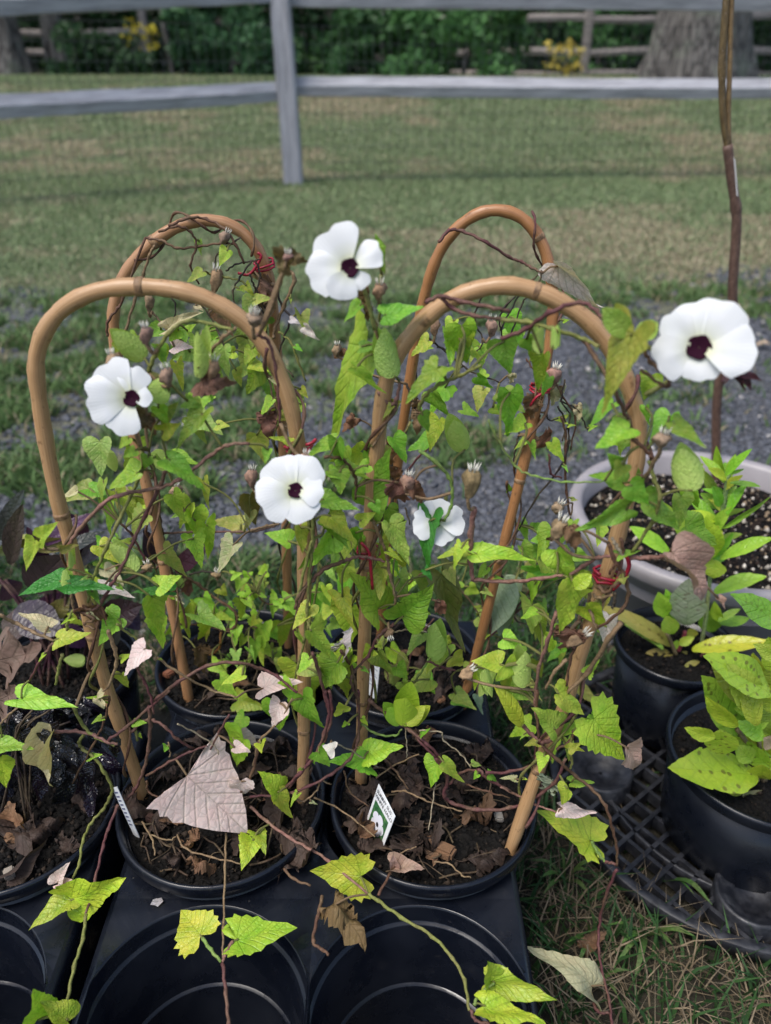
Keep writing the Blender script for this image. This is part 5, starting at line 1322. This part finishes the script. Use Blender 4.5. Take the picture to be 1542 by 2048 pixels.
def flower(cu, cv, Y, petals, thr, key, stem_px, seed, yaw=0., pit=0.):
    c_ = P(cu, cv, Y=Y); sc = (c_ - Vector((0, 0, CH))).dot(ray(CX, CY)) / F; pl = VP[key]
    n = (Vector((0, 0, CH)) - c_).normalized(); n = (n + Vector((yaw, 0, pit))).normalized()
    up = Vector((0, 0, 1)); ux = up.cross(n).normalized(); uy = n.cross(ux)
    fl = empty('flower', c_ - pl.location); fl.parent = pl
    fl.matrix_basis = Matrix.Translation(c_ - pl.location) @ Matrix((ux, uy, n)).transposed().to_4x4()
    for i, (ang, L, hw) in enumerate(petals):
        o = link('petal', petal_mesh(L * sc, R(hw + 5), thr * sc * .80, seed * 10 + i, (-1) ** i * .6 + .3), fl)
        o.matrix_basis = Matrix.Rotation(R(ang - 90), 4, 'Z') @ Matrix.Translation((0, 0, .0008 * (i % 3)))
    r = thr * sc * 1.12
    prof = [(r * 1.0, -.05 * r), (r * .97, .06 * r), (r * .8, .0), (r * .5, -.12 * r), (.0002, -.2 * r)]
    v_, f_ = lathe(prof, 20); v_ = [(x * (1 + .06 * math.cos(5 * math.atan2(y, x))), y * (1 + .06 * math.cos(5 * math.atan2(y, x))), z + .0010) for x, y, z in v_]
    link('throat', mesh('throat', v_, f_, M['throat']), fl)
    v_, f_, _ = tube([Vector((0, 0, -3.0 * r)), Vector((0, 0, -3.0 * r - .006)), Vector((0, -.002, -3 * r - .012)), Vector((0, -.005, -3 * r - .018))], [r * .5, r * .55, r * .45, r * .3], 8); link('tube', mesh('tube', v_, f_, M['stem']), fl, color=(.32, .42, .16, 1))
    q = c_ - n * (3 * r + .016); pts = [q] + [P(a, b, Y=Y + .03) for a, b in stem_px]
    v_, f_, _ = tube([p_ - pl.location for p_ in catmull(pts, 5)], .0013, 6); link('flower_stalk', mesh('flower_stalk', v_, f_, M['stem']), pl, color=(*SCOL['o'], 1))
flower(700, 536, .385, [(122, 90, 40), (192, 88, 36), (248, 66, 36), (302, 50, 36), (33, 72, 26)], 17, 'FR', [(735, 600), (750, 660)], 1, -.15, .1)
flower(1398, 695, .345, [(128, 94, 36), (64, 102, 40), (2, 106, 36), (288, 68, 40), (206, 88, 36)], 22, 'FR', [(1340, 760), (1290, 790)], 2, .0, .1)
flower(263, 797, .385, [(130, 88, 36), (78, 64, 36), (180, 90, 36), (243, 76, 36), (12, 40, 44)], 15, 'FL', [(290, 830), (310, 870)], 3, -.2, .05)
flower(591, 981, .375, [(130, 78, 42), (62, 74, 42), (358, 56, 42), (285, 66, 42), (200, 80, 42)], 14, 'FL', [(610, 1000), (620, 1060)], 4, -.05, .1)
flower(873, 1043, .416, [(80, 48, 36), (142, 47, 34), (2, 57, 36), (302, 50, 36), (205, 50, 36)], 10, 'FR', [(888, 1030), (892, 990)], 5, .05, .1)

# ------------------------------------------------------------------ spent flowers: brown husks with a crown of white teeth
def spent(u, v, ang, size, lay='f', lean=0., body=1.5, seed=0):
    rs = np.random.RandomState(seed); size *= .72 + .22 * rs.rand(); Y = depth(u, v, lay, -.004); c_ = P(u, v, Y=Y); key = plant_of(u, lay); pl = VP[key]; sc = (c_ - Vector((0, 0, CH))).dot(ray(CX, CY)) / F * size
    n = (Vector((0, 0, CH)) - c_).normalized(); ux = Vector((0, 0, 1)).cross(n).normalized(); uy = n.cross(ux)
    ax = (ux * math.cos(R(ang)) + uy * math.sin(R(ang)) + n * .35).normalized(); sx = ax.orthogonal().normalized(); sy = ax.cross(sx)
    e = empty('spent_flower', c_ - pl.location); e.parent = pl; e.matrix_basis = Matrix.Translation(c_ - pl.location) @ Matrix((sx, sy, ax)).transposed().to_4x4()
    V, Fc, seg, rows = [], [], 14, 9
    for i in range(rows):
        t = i / (rows - 1); z = -body * sc * 2 * t; ox = .25 * sc * math.sin(2.5 * t + seed)
        rr = sc * (.62 + .45 * math.sin(min(1, t * 1.35) * math.pi) ** .8 * (1 - .3 * t)) * (1 if t < .8 else 1 - (t - .8) * 3.4)
        for k_ in range(seg):
            a = 2 * math.pi * k_ / seg; q = rr * (1 + .24 * math.sin(4 * a + seed + 2 * t) + .16 * math.sin(3 * a + 6 * t + seed) + .12 * rs.randn() * .6)
            V.append((q * math.cos(a) + ox, q * math.sin(a), z + .10 * sc * rs.randn()))
    for i in range(rows - 1):
        for k_ in range(seg): Fc.append((i * seg + k_, (i + 1) * seg + k_, (i + 1) * seg + (k_ + 1) % seg, i * seg + (k_ + 1) % seg))
    Fc.append(tuple(range(seg))); b = .75 + .5 * rs.rand()
    link('husk', mesh('husk', V, Fc, M['husk']), e, color=(.36 * b, (.20 + .06 * rs.rand()) * b, (.11 + .06 * rs.rand()) * b, 1))
    parts = []
    for k_ in range(11):
        a = 2 * math.pi * k_ / 11 + .2 * rs.randn(); l = sc * (.75 + .5 * rs.rand())
        p_ = [Vector((math.cos(a) * sc * .45, math.sin(a) * sc * .45, -.05 * sc)), Vector((math.cos(a) * sc * .62, math.sin(a) * sc * .62, l * .55)), Vector((math.cos(a) * sc * (.55 + .4 * rs.rand()), math.sin(a) * sc * .8, l))]
        parts.append(tube(p_, [sc * .10, sc * .075, sc * .015], 4)[:2])
    link('calyx_teeth', mesh('calyx_teeth', *joinvf(parts), M['teeth']), e)
    end = c_ - ax * body * sc * 1.95; S_ = SAMPLES[key]; q = min(S_, key=lambda p_: (p_ - end).length_squared)
    if .001 < (q - end).length < .06:
        v_, f_, _ = tube([p_ - pl.location for p_ in catmull([end, end.lerp(q, .5) - ax * .004, q], 4)], .0011, 5); link('flower_stalk', mesh('flower_stalk', v_, f_, M['stem']), pl, color=(*SCOL['t'], 1))
for i, a in enumerate([(289, 655, 88, 15, 'f'), (222, 708, 95, 15, 'f'), (330, 738, 100, 14, 'f', 0, 1.6), (428, 722, 75, 15, 'f'), (273, 832, 75, 15, 'f'), (508, 630, 80, 17, 'f', 0, .8), (575, 508, 80, 14, 'f', 0, .7), (759, 568, 88, 14, 'f', 0, 1.2),
                       (674, 690, 90, 11, 'b'), (505, 940, 85, 12, 'b', 0, 1.8), (612, 908, 80, 13, 'f', 0, .8), (818, 952, 80, 17, 'f'), (946, 942, 82, 20, 'f', 0, 1.7), (1124, 1042, 75, 19, 'f', 0, 1.3), (1170, 1268, 45, 15, 'f', 0, 1.6),
                       (943, 1338, 35, 15, 'f', 0, 1.3), (1328, 868, 85, 20, 'f', 0, .95), (1112, 738, 80, 15, 'b', 0, 1.3), (984, 642, 88, 15, 'b', 0, 1.5), (868, 640, 95, 12, 'b', 0, 1.6), (352, 972, 80, 14, 'b', 0, 1.3), (294, 1128, 100, 12, 'm', 0, .8),
                       (435, 1145, 80, 11, 'b', 0, .7), (866, 868, 80, 12, 'b', 0, 1.2), (298, 590, 80, 10, 'b', 0, 2.0), (432, 540, 80, 15, 'b', 0, 2.0), (780, 1272, 280, 11, 'f', 0, .8), (1120, 1008, 70, 13, 'b', 0, .9), (455, 465, 60, 10, 'b', 0, 1.6), (588, 820, 100, 11, 'b', 0, 1.7)]):
    spent(*a[:5], *(a[5:] or ()), seed=i + 1)
SH['W'] = [leaf_mesh('leaf', ELLIP, .35, random.uniform(.1, .5), .06, 0, 300 + i, M['wetleaf'], .03) for i in range(5)]; NATW['W'] = .52

# ------------------------------------------------------------------ dead leaf litter on the soil of the pots
def litter(pxs, potname, z=SOILZ + .004, sz=(.011, .02), cols='zzbz'):
    for i, (u, v, s) in enumerate(pxs):
        p_ = P(u, v, z=z); o = link('dead_leaf', SH['c'][i % 5]); L = 1.45 * s / F * .62
        o.matrix_basis = Matrix.Translation(p_ + Vector((0, 0, .002))) @ Matrix.Rotation(random.random() * 6.28, 4, 'Z') @ Matrix.Rotation(random.uniform(-.6, .6), 4, 'X') @ Matrix.Rotation(random.uniform(-.6, .6), 4, 'Y') @ Matrix.Scale(L, 4) @ Matrix.Translation((0, -.45, .12))
        c_ = CC[cols[i % len(cols)]]; b = random.uniform(.7, 1.5); o.color = (c_[0] * b, c_[1] * b, c_[2] * b, 0)
        px_, py_ = {'front left': PFL, 'front right': PFR, 'back left': PBL, 'back right': PBR, 'left edge': PLF}[potname]; dx_, dy_ = p_.x - px_, p_.y - py_; rr_ = math.hypot(dx_, dy_)
        sec = ('right', 'back right', 'back', 'back left', 'left', 'front left', 'front', 'front right')[int(round(math.atan2(dy_, dx_) / (math.pi / 4))) % 8]
        where = 'at the middle' if rr_ < .022 else ('against the %s rim' if rr_ > .058 else '%s of the middle' if sec in ('left', 'right') else 'towards the %s') % sec
        tag(o, 'crumpled %sbrown dead leaf %s on the %s pot soil' % ('large ' if s >= 48 else 'small ' if s <= 40 else '', where, potname), 'dead leaf', 'dead leaves on the soil of the %s pot' % potname)
litter([(280, 1625, 50), (310, 1655, 45), (345, 1640, 40), (330, 1560, 48), (470, 1590, 50), (480, 1690, 45), (415, 1740, 40), (560, 1640, 60), (585, 1690, 65), (590, 1730, 60), (540, 1600, 45), (410, 1470, 50), (460, 1480, 48), (540, 1500, 50), (380, 1690, 36), (510, 1540, 45), (355, 1720, 36), (570, 1560, 50), (430, 1540, 40), (500, 1630, 42)], 'front left')
litter([(705, 1585, 45), (735, 1580, 45), (725, 1650, 50), (805, 1605, 55), (830, 1665, 65), (835, 1690, 50), (865, 1705, 40), (810, 1530, 48), (830, 1560, 46), (975, 1500, 50), (935, 1640, 55), (985, 1720, 50), (750, 1700, 40), (770, 1510, 45), (860, 1470, 45), (700, 1660, 45), (940, 1560, 40), (905, 1600, 38)], 'front right')
litter([(400, 1360, 40), (440, 1330, 40), (480, 1370, 36), (430, 1390, 38), (500, 1310, 36)], 'back left')
litter([(880, 1390, 40), (850, 1340, 36), (820, 1310, 36), (900, 1330, 34)], 'back right')
litter([(60, 1690, 70), (95, 1660, 60), (30, 1640, 60), (160, 1600, 45), (130, 1690, 40)], 'left edge')
# bark chips and pebbles
def chip(u, v, s, col, label, z=SOILZ + .003, seed=0):
    rs = np.random.RandomState(seed); p_ = P(u, v, z=z); L = s / F * .62
    v_, f_ = boxv(-.5, .5, -.4, .4, -.3, .3); me = mesh('chip', [(a * (.8 + .4 * rs.rand()), b * (.8 + .4 * rs.rand()), c * (.7 + .6 * rs.rand())) for a, b, c in v_], f_, M['husk'], sm=False)
    bm = bmesh.new(); bm.from_mesh(me); bmesh.ops.bevel(bm, geom=bm.edges[:], offset=.13, segments=2, affect='EDGES'); bm.to_mesh(me); bm.free()
    o = link('bark_chip', me); o.matrix_basis = Matrix.Translation(p_ + Vector((0, 0, L * .2))) @ Matrix.Rotation(rs.rand() * 3, 4, 'Z') @ Matrix.Scale(L, 4); o.color = (*col, 1); tag(o, label, 'bark chip')
chip(892, 1708, 36, (.30, .16, .08), 'squarish tan bark chip on the soil of the front right pot', seed=1)
chip(864, 1703, 32, (.20, .12, .07), 'rounded brown bark chip beside the squarish tan one', seed=2)
chip(997, 1637, 22, (.42, .38, .32), 'pale pebble at right on the soil of the front right pot', seed=3)
chip(882, 1402, 18, (.40, .20, .10), 'orange bark chip at the front rim of the back right pot', seed=4)
chip(338, 1350, 26, (.32, .12, .06), 'reddish bark chip at left in the back left pot', seed=5)
chip(20, 1750, 22, (.45, .38, .30), 'pale pebble on the soil of the left edge pot', seed=6)
chip(305, 1640, 22, (.18, .09, .06), 'dark reddish pebble below the leg of the front left hoop', seed=7)
def single_leaf(name, B, T, ratio, shp, col, label, cat='dead leaf', group=None, i=0, br=1.0):
    o = link(name, SH[shp][i], None, leaf_matrix(B, T, ratio, NATW[shp], 1)); c_ = CC[col]; o.color = (c_[0] * br, c_[1] * br, c_[2] * br, 0); tag(o, label, cat, group); return o
single_leaf('dead_leaf', P(232, 1875, z=DECK - .05), P(264, 1835, z=DECK - .03), .8, 'v', 'm', 'grey brown dead leaf in the gap between the two trays', i=1, br=.55)
single_leaf('oak_leaf', P(-30, 1330, Y=.52), P(72, 1300, Y=.50), .75, 'q', 'm', 'light brown lobed oak leaf lying on the purple plant at left', br=.42)
single_leaf('oak_leaf', P(-40, 1420, Y=.46), P(30, 1385, Y=.45), .9, 'q', 'm', 'tan dead leaf at the left edge above the dark pot', br=.4)
single_leaf('dead_leaf', P(1168, 1895, z=.02), P(1215, 1860, z=.03), .6, 'c', 'b', 'reddish brown dead leaf in the grass by the trailing vine', i=2)
single_leaf('dead_leaf', P(18, 1745, z=SOILZ + .006), P(102, 1688, z=SOILZ + .016), .35, 'd', 'z', 'long dark brown leaf lying across the left edge pot', i=1)

# ------------------------------------------------------------------ purple plants at left
pp = empty('purple_plant', (PLB[0], PLB[1], SOILZ)); tag(pp, 'dark purple leaved plant standing behind at left', 'potted plant')
rs_ = random.Random(3)
PUR = [(20, 1130, 40, 1010, 40), (0, 1080, 30, 985, 30), (120, 1110, 205, 1055, 40), (90, 1090, 160, 1020, 34), (150, 1120, 215, 1085, 36), (60, 1180, 120, 1120, 60), (130, 1190, 60, 1230, 60), (180, 1170, 120, 1210, 70), (30, 1220, 110, 1260, 80), (60, 1260, 0, 1240, 70), (200, 1240, 270, 1215, 60), (230, 1200, 280, 1260, 60), (120, 1250, 180, 1290, 60), (10, 1160, 50, 1200, 50), (330, 1150, 350, 1045, 34), (310, 1130, 290, 1060, 34), (350, 1140, 395, 1085, 26), (90, 1140, 60, 1070, 36), (-10, 1150, -30, 1050, 40), (170, 1080, 130, 1040, 30), (240, 1260, 200, 1300, 50), (100, 1200, 190, 1170, 50)]
for u, v, u2, v2, w in PUR:
    Y0 = rs_.uniform(.58, .66); place_leaf(P(u, v, Y=Y0), P(u2, v2, Y=Y0 - rs_.uniform(-.02, .03)), w / math.dist((u, v), (u2, v2)) * .72, rs_.choice('lel'), 'u', None, parent=pp, jit=.4)
place_leaf(P(150, 1085, Y=.6), P(20, 1090, Y=.6), .25, 'e', 'n', None, parent=pp); place_leaf(P(60, 1070, Y=.62), P(-20, 1110, Y=.6), .3, 'e', 'o', None, parent=pp); place_leaf(P(100, 1235, Y=.6), P(135, 1200, Y=.6), .6, 'e', 'n', None, parent=pp)
for k_ in range(9):
    u, v = rs_.choice(PUR)[:2]; B = P(u, v, Y=.62) - pp.location
    v_, f_, _ = tube(catmull([Vector((rs_.uniform(-.02, .02), rs_.uniform(-.02, .02), -.02)), B * .5 + Vector((0, 0, .02)), B], 4), .0018, 6); link('stem', mesh('stem', v_, f_, M['stem']), pp, color=(.05, .012, .025, 1))
bp = empty('dark_plant', (PLF[0], PLF[1], SOILZ)); tag(bp, 'wet blackish wilted plant drooping in the left edge pot', 'potted plant')
for k_ in range(64):
    u, v = rs_.uniform(-30, 215), rs_.uniform(1385, 1560); a = rs_.uniform(-2.6, -.5) if v > 1440 else rs_.uniform(-3.1, .0); L = rs_.uniform(45, 85)
    Y0 = depth(u, v, .50 if v < 1440 else .43, rs_.uniform(-.03, .03)); u2, v2 = u + L * math.cos(a), v - L * math.sin(a)
    place_leaf(P(u, v, Y=Y0), P(u2, v2, Y=min(Y0 - .008, P(u2, v2, z=SOILZ + .004).y)), rs_.uniform(.3, .5), 'W', 'x', None, parent=bp, jit=.4)
for k_ in range(8):
    u, v = rs_.uniform(20, 180), rs_.uniform(1400, 1480); B = P(u, v, Y=.44) - bp.location
    v_, f_, _ = tube(catmull([Vector((rs_.uniform(-.02, .02), rs_.uniform(-.02, .02), -.01)), B * .5 + Vector((0, 0, .03)), B], 4), .0009, 6); link('stem', mesh('stem', v_, f_, M['stem']), bp, color=(.03, .02, .018, 1))

# ------------------------------------------------------------------ lance leaved plant in the small pot, spotted plant in the wide pot
def lance_plant(root, text, Yb, dv):
    for ln in text.strip().split('\n'):
        hd, body = ln.split('|'); c_, col, shp, sp = hd.split()
        for it in body.split(';'):
            a, b, w = it.split(); bx, by = map(float, a.split(',')); tx, ty = map(float, b.split(','))
            Y0 = Yb + random.uniform(-dv, dv); B = P(*uvpx(c_, bx, by), Y=Y0); T = P(*uvpx(c_, tx, ty), Y=Y0 - random.uniform(-.3, .5) * math.dist((bx, by), (tx, ty)) / CROP[c_][2] / F * Y0)
            place_leaf(B, T, float(w) / math.dist((bx, by), (tx, ty)), shp, col, None, float(sp), parent=root)
sp_ = empty('leafy_plant', (PRS[0], PRS[1], .117)); tag(sp_, 'bright green lance leaved plant growing in the small black pot', 'potted plant')
lance_plant(sp_, """
J g l 0|1100,530 1008,268 60;1120,500 1302,256 60;1100,560 948,308 66;1150,560 1432,545 56;1100,640 955,608 60;1110,720 1205,595 66;1050,690 905,428 66;1100,800 928,678 95;1130,850 1262,556 76;1030,960 828,636 95;1085,970 1525,708 50;1110,560 1200,420 60;1090,470 1120,380 55;1120,480 1180,330 50
J l l 0|930,1230 588,728 105;1065,1240 1525,1035 115;620,1185 308,938 115;1010,1545 1452,1348 135;1020,1180 1052,975 80
J l e .2|1000,1225 940,875 180;1030,1245 1005,1425 200
J o l .5|645,2005 98,1600 95;560,2045 288,1793 65
J g e 0|580,1760 520,1538 125;612,1742 622,1538 75;1060,1800 1010,1640 70;1000,1890 960,1695 150;650,1905 600,1760 125;640,1800 650,1690 90
J v e .4|770,1825 790,1465 240
J g l .2|1060,1810 1355,1738 95;1050,1795 1245,1678 66;840,1750 900,1600 60
J y l .7|820,2045 1468,1868 150
J y e .2|700,2000 832,1938 75;690,1960 660,2050 60;760,1900 880,1900 70
K i l .3|370,560 178,532 50;360,645 268,630 45;450,655 572,618 45;420,600 470,540 50
K m l 0|450,700 602,690 55
K g l 0|560,600 540,520 40
""", .668, .02)
for i in range(20):       # whorls of narrow leaves up the tall stem
    t = i / 19; bx, by = 1140 - 190 * t, 480 + 900 * t; a = (i * 2.4) % 6.28; L = 150 + 170 * t
    B = P(*uvpx('J', bx, by), Y=.668); T = P(*uvpx('J', bx + L * math.cos(a), by - abs(L * .55 * math.sin(a)) - L * .25), Y=.668 - .02 * math.sin(a))
    place_leaf(B, T, .24, 'l', 'gl'[i % 2], None, parent=sp_)
for c_, pts, col in (('J', [(900, 2020), (950, 1700), (1000, 1200), (1060, 940), (1100, 760), (1130, 560), (1150, 430)], (.30, .42, .16)), ('J', [(760, 1880), (740, 1960), (700, 2060)], (.28, .05, .07)), ('J', [(1130, 1930), (1060, 2000), (1010, 2060)], (.22, .08, .09)), ('K', [(640, 510), (590, 570), (540, 620)], (.24, .08, .09)), ('J', [(600, 1900), (640, 2000), (680, 2090)], (.26, .2, .1))):
    w = [P(*uvpx(c_, x, y), Y=.668) for x, y in pts]
    v_, f_, _ = tube([q - sp_.location for q in catmull(w, 5)], .0022, 7); link('stem', mesh('stem', v_, f_, M['stem']), sp_, color=(*col, 1))
q = empty('leafy_plant', (PRF[0], PRF[1], .11)); tag(q, 'yellow green plant with dark spotted leaves in the wide pot at right', 'potted plant')
lance_plant(q, """
K l e .6|865,1165 605,732 190;1107,865 690,555 190;1000,1490 425,1368 235;1100,1420 820,1230 120
K l e 0|900,1180 760,900 110;1000,1100 930,760 120;1060,1200 880,1080 90;1090,900 960,560 130;1180,600 1000,500 100;1150,1000 1060,820 110
K l e 0|855,1115 612,898 80;975,955 645,555 185;985,995 855,678 130;1120,1010 1000,800 200;870,1135 1112,1050 115;965,1000 848,978 66;685,1195 475,1148 85;850,1235 945,1240 90;965,1375 865,1278 90;1055,1385 955,1128 135;1180,1300 1060,1220 120;1180,1100 1100,960 160;1160,1250 1060,1130 140;1180,900 1120,700 180;1200,700 1107,480 150;1180,1450 1080,1370 130
K y e .7|720,1130 745,1365 205;1045,1565 738,1498 115;1040,1400 1042,1562 120
K o e .2|885,1605 685,1528 66
K p e .6|895,1615 1115,1780 140
K g e .3|1215,345 812,102 155
K m e 0|1130,1250 1052,1200 70
""", .485, .02)
for pts in ([(1000, 1560), (980, 1400), (930, 1250), (850, 1130)], [(1000, 1560), (1020, 1300), (1000, 1050), (980, 950)], [(1040, 1560), (1100, 1300), (1160, 1000)], [(1050, 1560), (1150, 1200), (1210, 340)]):
    w = [P(*uvpx('K', x, y), Y=.50) for x, y in pts]; v_, f_, _ = tube([a - q.location for a in catmull(w, 5)], .0022, 7); link('stem', mesh('stem', v_, f_, M['stem']), q, color=(.26, .2, .12, 1))

# ------------------------------------------------------------------ sapling in the beige planter
sa = empty('sapling', P(1433, 962, z=.152)); tag(sa, 'leafless young sapling with forked brown stem in the beige planter', 'sapling'); YS = sa.location.y
def spath(pts): return [P(u, v, Y=YS) - sa.location for u, v in pts]
p1 = catmull(spath([(1433, 990), (1432, 900), (1436, 780), (1462, 640), (1466, 560), (1472, 470), (1472, 420), (1462, 350), (1455, 290)]), 6)
v_, f_, uv_ = tube(p1, [.0066 - .0007 * i / len(p1) + (.0009 if i in (18, 19, 36, 37) else 0) for i in range(len(p1))], 12); link('lower_stem', mesh('lower_stem', v_, f_, M['sapling'], uv=uv_), sa, color=(.15, .085, .06, 1))
p2 = catmull(spath([(1456, 300), (1446, 230), (1444, 130), (1449, 50), (1455, -40), (1458, -180)]), 6)
v_, f_, uv_ = tube(p2, [.0040 + (.0006 if i in (11, 12) else 0) for i in range(len(p2))], 10); link('stem', mesh('stem', v_, f_, M['sapling'], uv=uv_), sa, color=(.155, .105, .04, 1))
p3 = catmull(spath([(1458, 290), (1457, 220), (1460, 120), (1462, 40), (1466, -40), (1476, -180)]), 6)
v_, f_, uv_ = tube(p3, [.0029 for i in p3], 10); link('stem', mesh('stem', v_, f_, M['sapling'], uv=uv_), sa, color=(.23, .15, .065, 1))
for (u, v), (u2, v2) in (((1462, 640), (1452, 632)), ((1432, 905), (1424, 895)), ((1472, 475), (1480, 468))):
    v_, f_, _ = tube([P(u, v, Y=YS) - sa.location, P(u2, v2, Y=YS) - sa.location], [.004, .002], 6); link('bud', mesh('bud', v_, f_, M['sapling']), sa, color=(.2, .12, .1, 1))
for (u, v, u2, v2, w) in ((1472, 742, 1530, 760, 26), (1478, 742, 1508, 782, 26), (1470, 740, 1440, 760, 24), (1480, 738, 1500, 735, 20), (1474, 745, 1490, 785, 18)):
    place_leaf(P(u, v, Y=YS - .02), P(u2, v2, Y=YS - .03), w / math.dist((u, v), (u2, v2)), 'v', 'r', None, parent=sa)
v_, f_, _ = tube(catmull([P(1445, 770, Y=YS) - sa.location, P(1460, 755, Y=YS - .01) - sa.location, P(1474, 742, Y=YS - .02) - sa.location], 4), .001, 5); link('petiole', mesh('petiole', v_, f_, M['stem']), sa, color=(.25, .03, .04, 1))
A, B, C, D = P(1466, 312, Y=YS - .004), P(1471, 320, Y=YS - .008), P(1476, 392, Y=YS - .008), P(1471, 392, Y=YS - .004)
V = [a - sa.location for a in (A, B, C, D)]; V += [a + Vector((0, .0006, 0)) for a in V]
link('white_label', mesh('white_label', V, [(0, 1, 2, 3), (7, 6, 5, 4), (0, 4, 5, 1), (1, 5, 6, 2), (2, 6, 7, 3), (3, 7, 4, 0)], M['card'], sm=False), sa)

# ------------------------------------------------------------------ coarse crabgrass tufts in the right foreground
def tuft(u, v, lst, label):
    b = P(u, v, z=.004); t = empty('crabgrass', b); tag(t, label, 'grass tuft', 'broad bladed crabgrass tufts')
    for (u2, v2, w, hz) in lst:
        e = P(u2, v2, z=hz); L = (e - b).length; path = catmull([b, b.lerp(e, .5) + Vector((0, 0, .25 * L)), e], 5); n = len(path); V, Fc = [], []
        d = (e - b); sd = Vector((-d.y, d.x, 0)).normalized() if d.xy.length > 1e-4 else Vector((1, 0, 0))
        for i, p_ in enumerate(path):
            s = i / (n - 1); ww = w * .5 * min(1, .5 + 3 * s) * (1 - s ** 3 * .97)
            V += [p_ - sd * ww - b, p_ + Vector((0, 0, -.25 * ww)) - b, p_ + sd * ww - b]
        for i in range(n - 1): Fc += [(3 * i, 3 * i + 1, 3 * i + 4, 3 * i + 3), (3 * i + 1, 3 * i + 2, 3 * i + 5, 3 * i + 4)]
        link('blade', mesh('blade', V, Fc, M['stem']), t, color=(.05 + .03 * random.random(), .14 + .05 * random.random(), .03, 1))
tuft(1290, 1870, [(1390, 1872, .007, .03), (1345, 1890, .007, .03), (1240, 1888, .006, .02), (1268, 1965, .006, .015), (1275, 1825, .005, .03), (1210, 1850, .004, .02), (1225, 1940, .005, .012)], 'broad bladed crabgrass tuft in front of the grate')
tuft(1320, 1760, [(1425, 1810, .007, .04), (1390, 1790, .003, .03)], 'single broad grass blade growing through the grate')
tuft(1130, 1760, [(1080, 1755, .006, .03), (1175, 1740, .006, .035), (1085, 1790, .005, .02), (1180, 1790, .006, .02), (1120, 1700, .005, .04), (1195, 1720, .005, .04), (1060, 1720, .005, .035)], 'crabgrass tuft at the right side of the tray below the yellow leaf')
tuft(1180, 1880, [(1168, 1840, .005, .04), (1135, 1885, .004, .02), (1155, 1930, .005, .015), (1195, 1845, .004, .04)], 'small crabgrass tuft left of the trailing vine end')
tuft(1200, 1960, [(1235, 1990, .005, .02), (1180, 1930, .004, .03), (1150, 2010, .004, .01), (1260, 1940, .004, .02)], 'crabgrass tuft at the bottom beside the pale leaf')
tuft(1120, 1520, [(1080, 1470, .005, .06), (1150, 1460, .005, .05), (1110, 1440, .004, .06), (1170, 1500, .004, .03), (1070, 1540, .004, .03)], 'crabgrass tuft behind the right leg of the front right hoop')
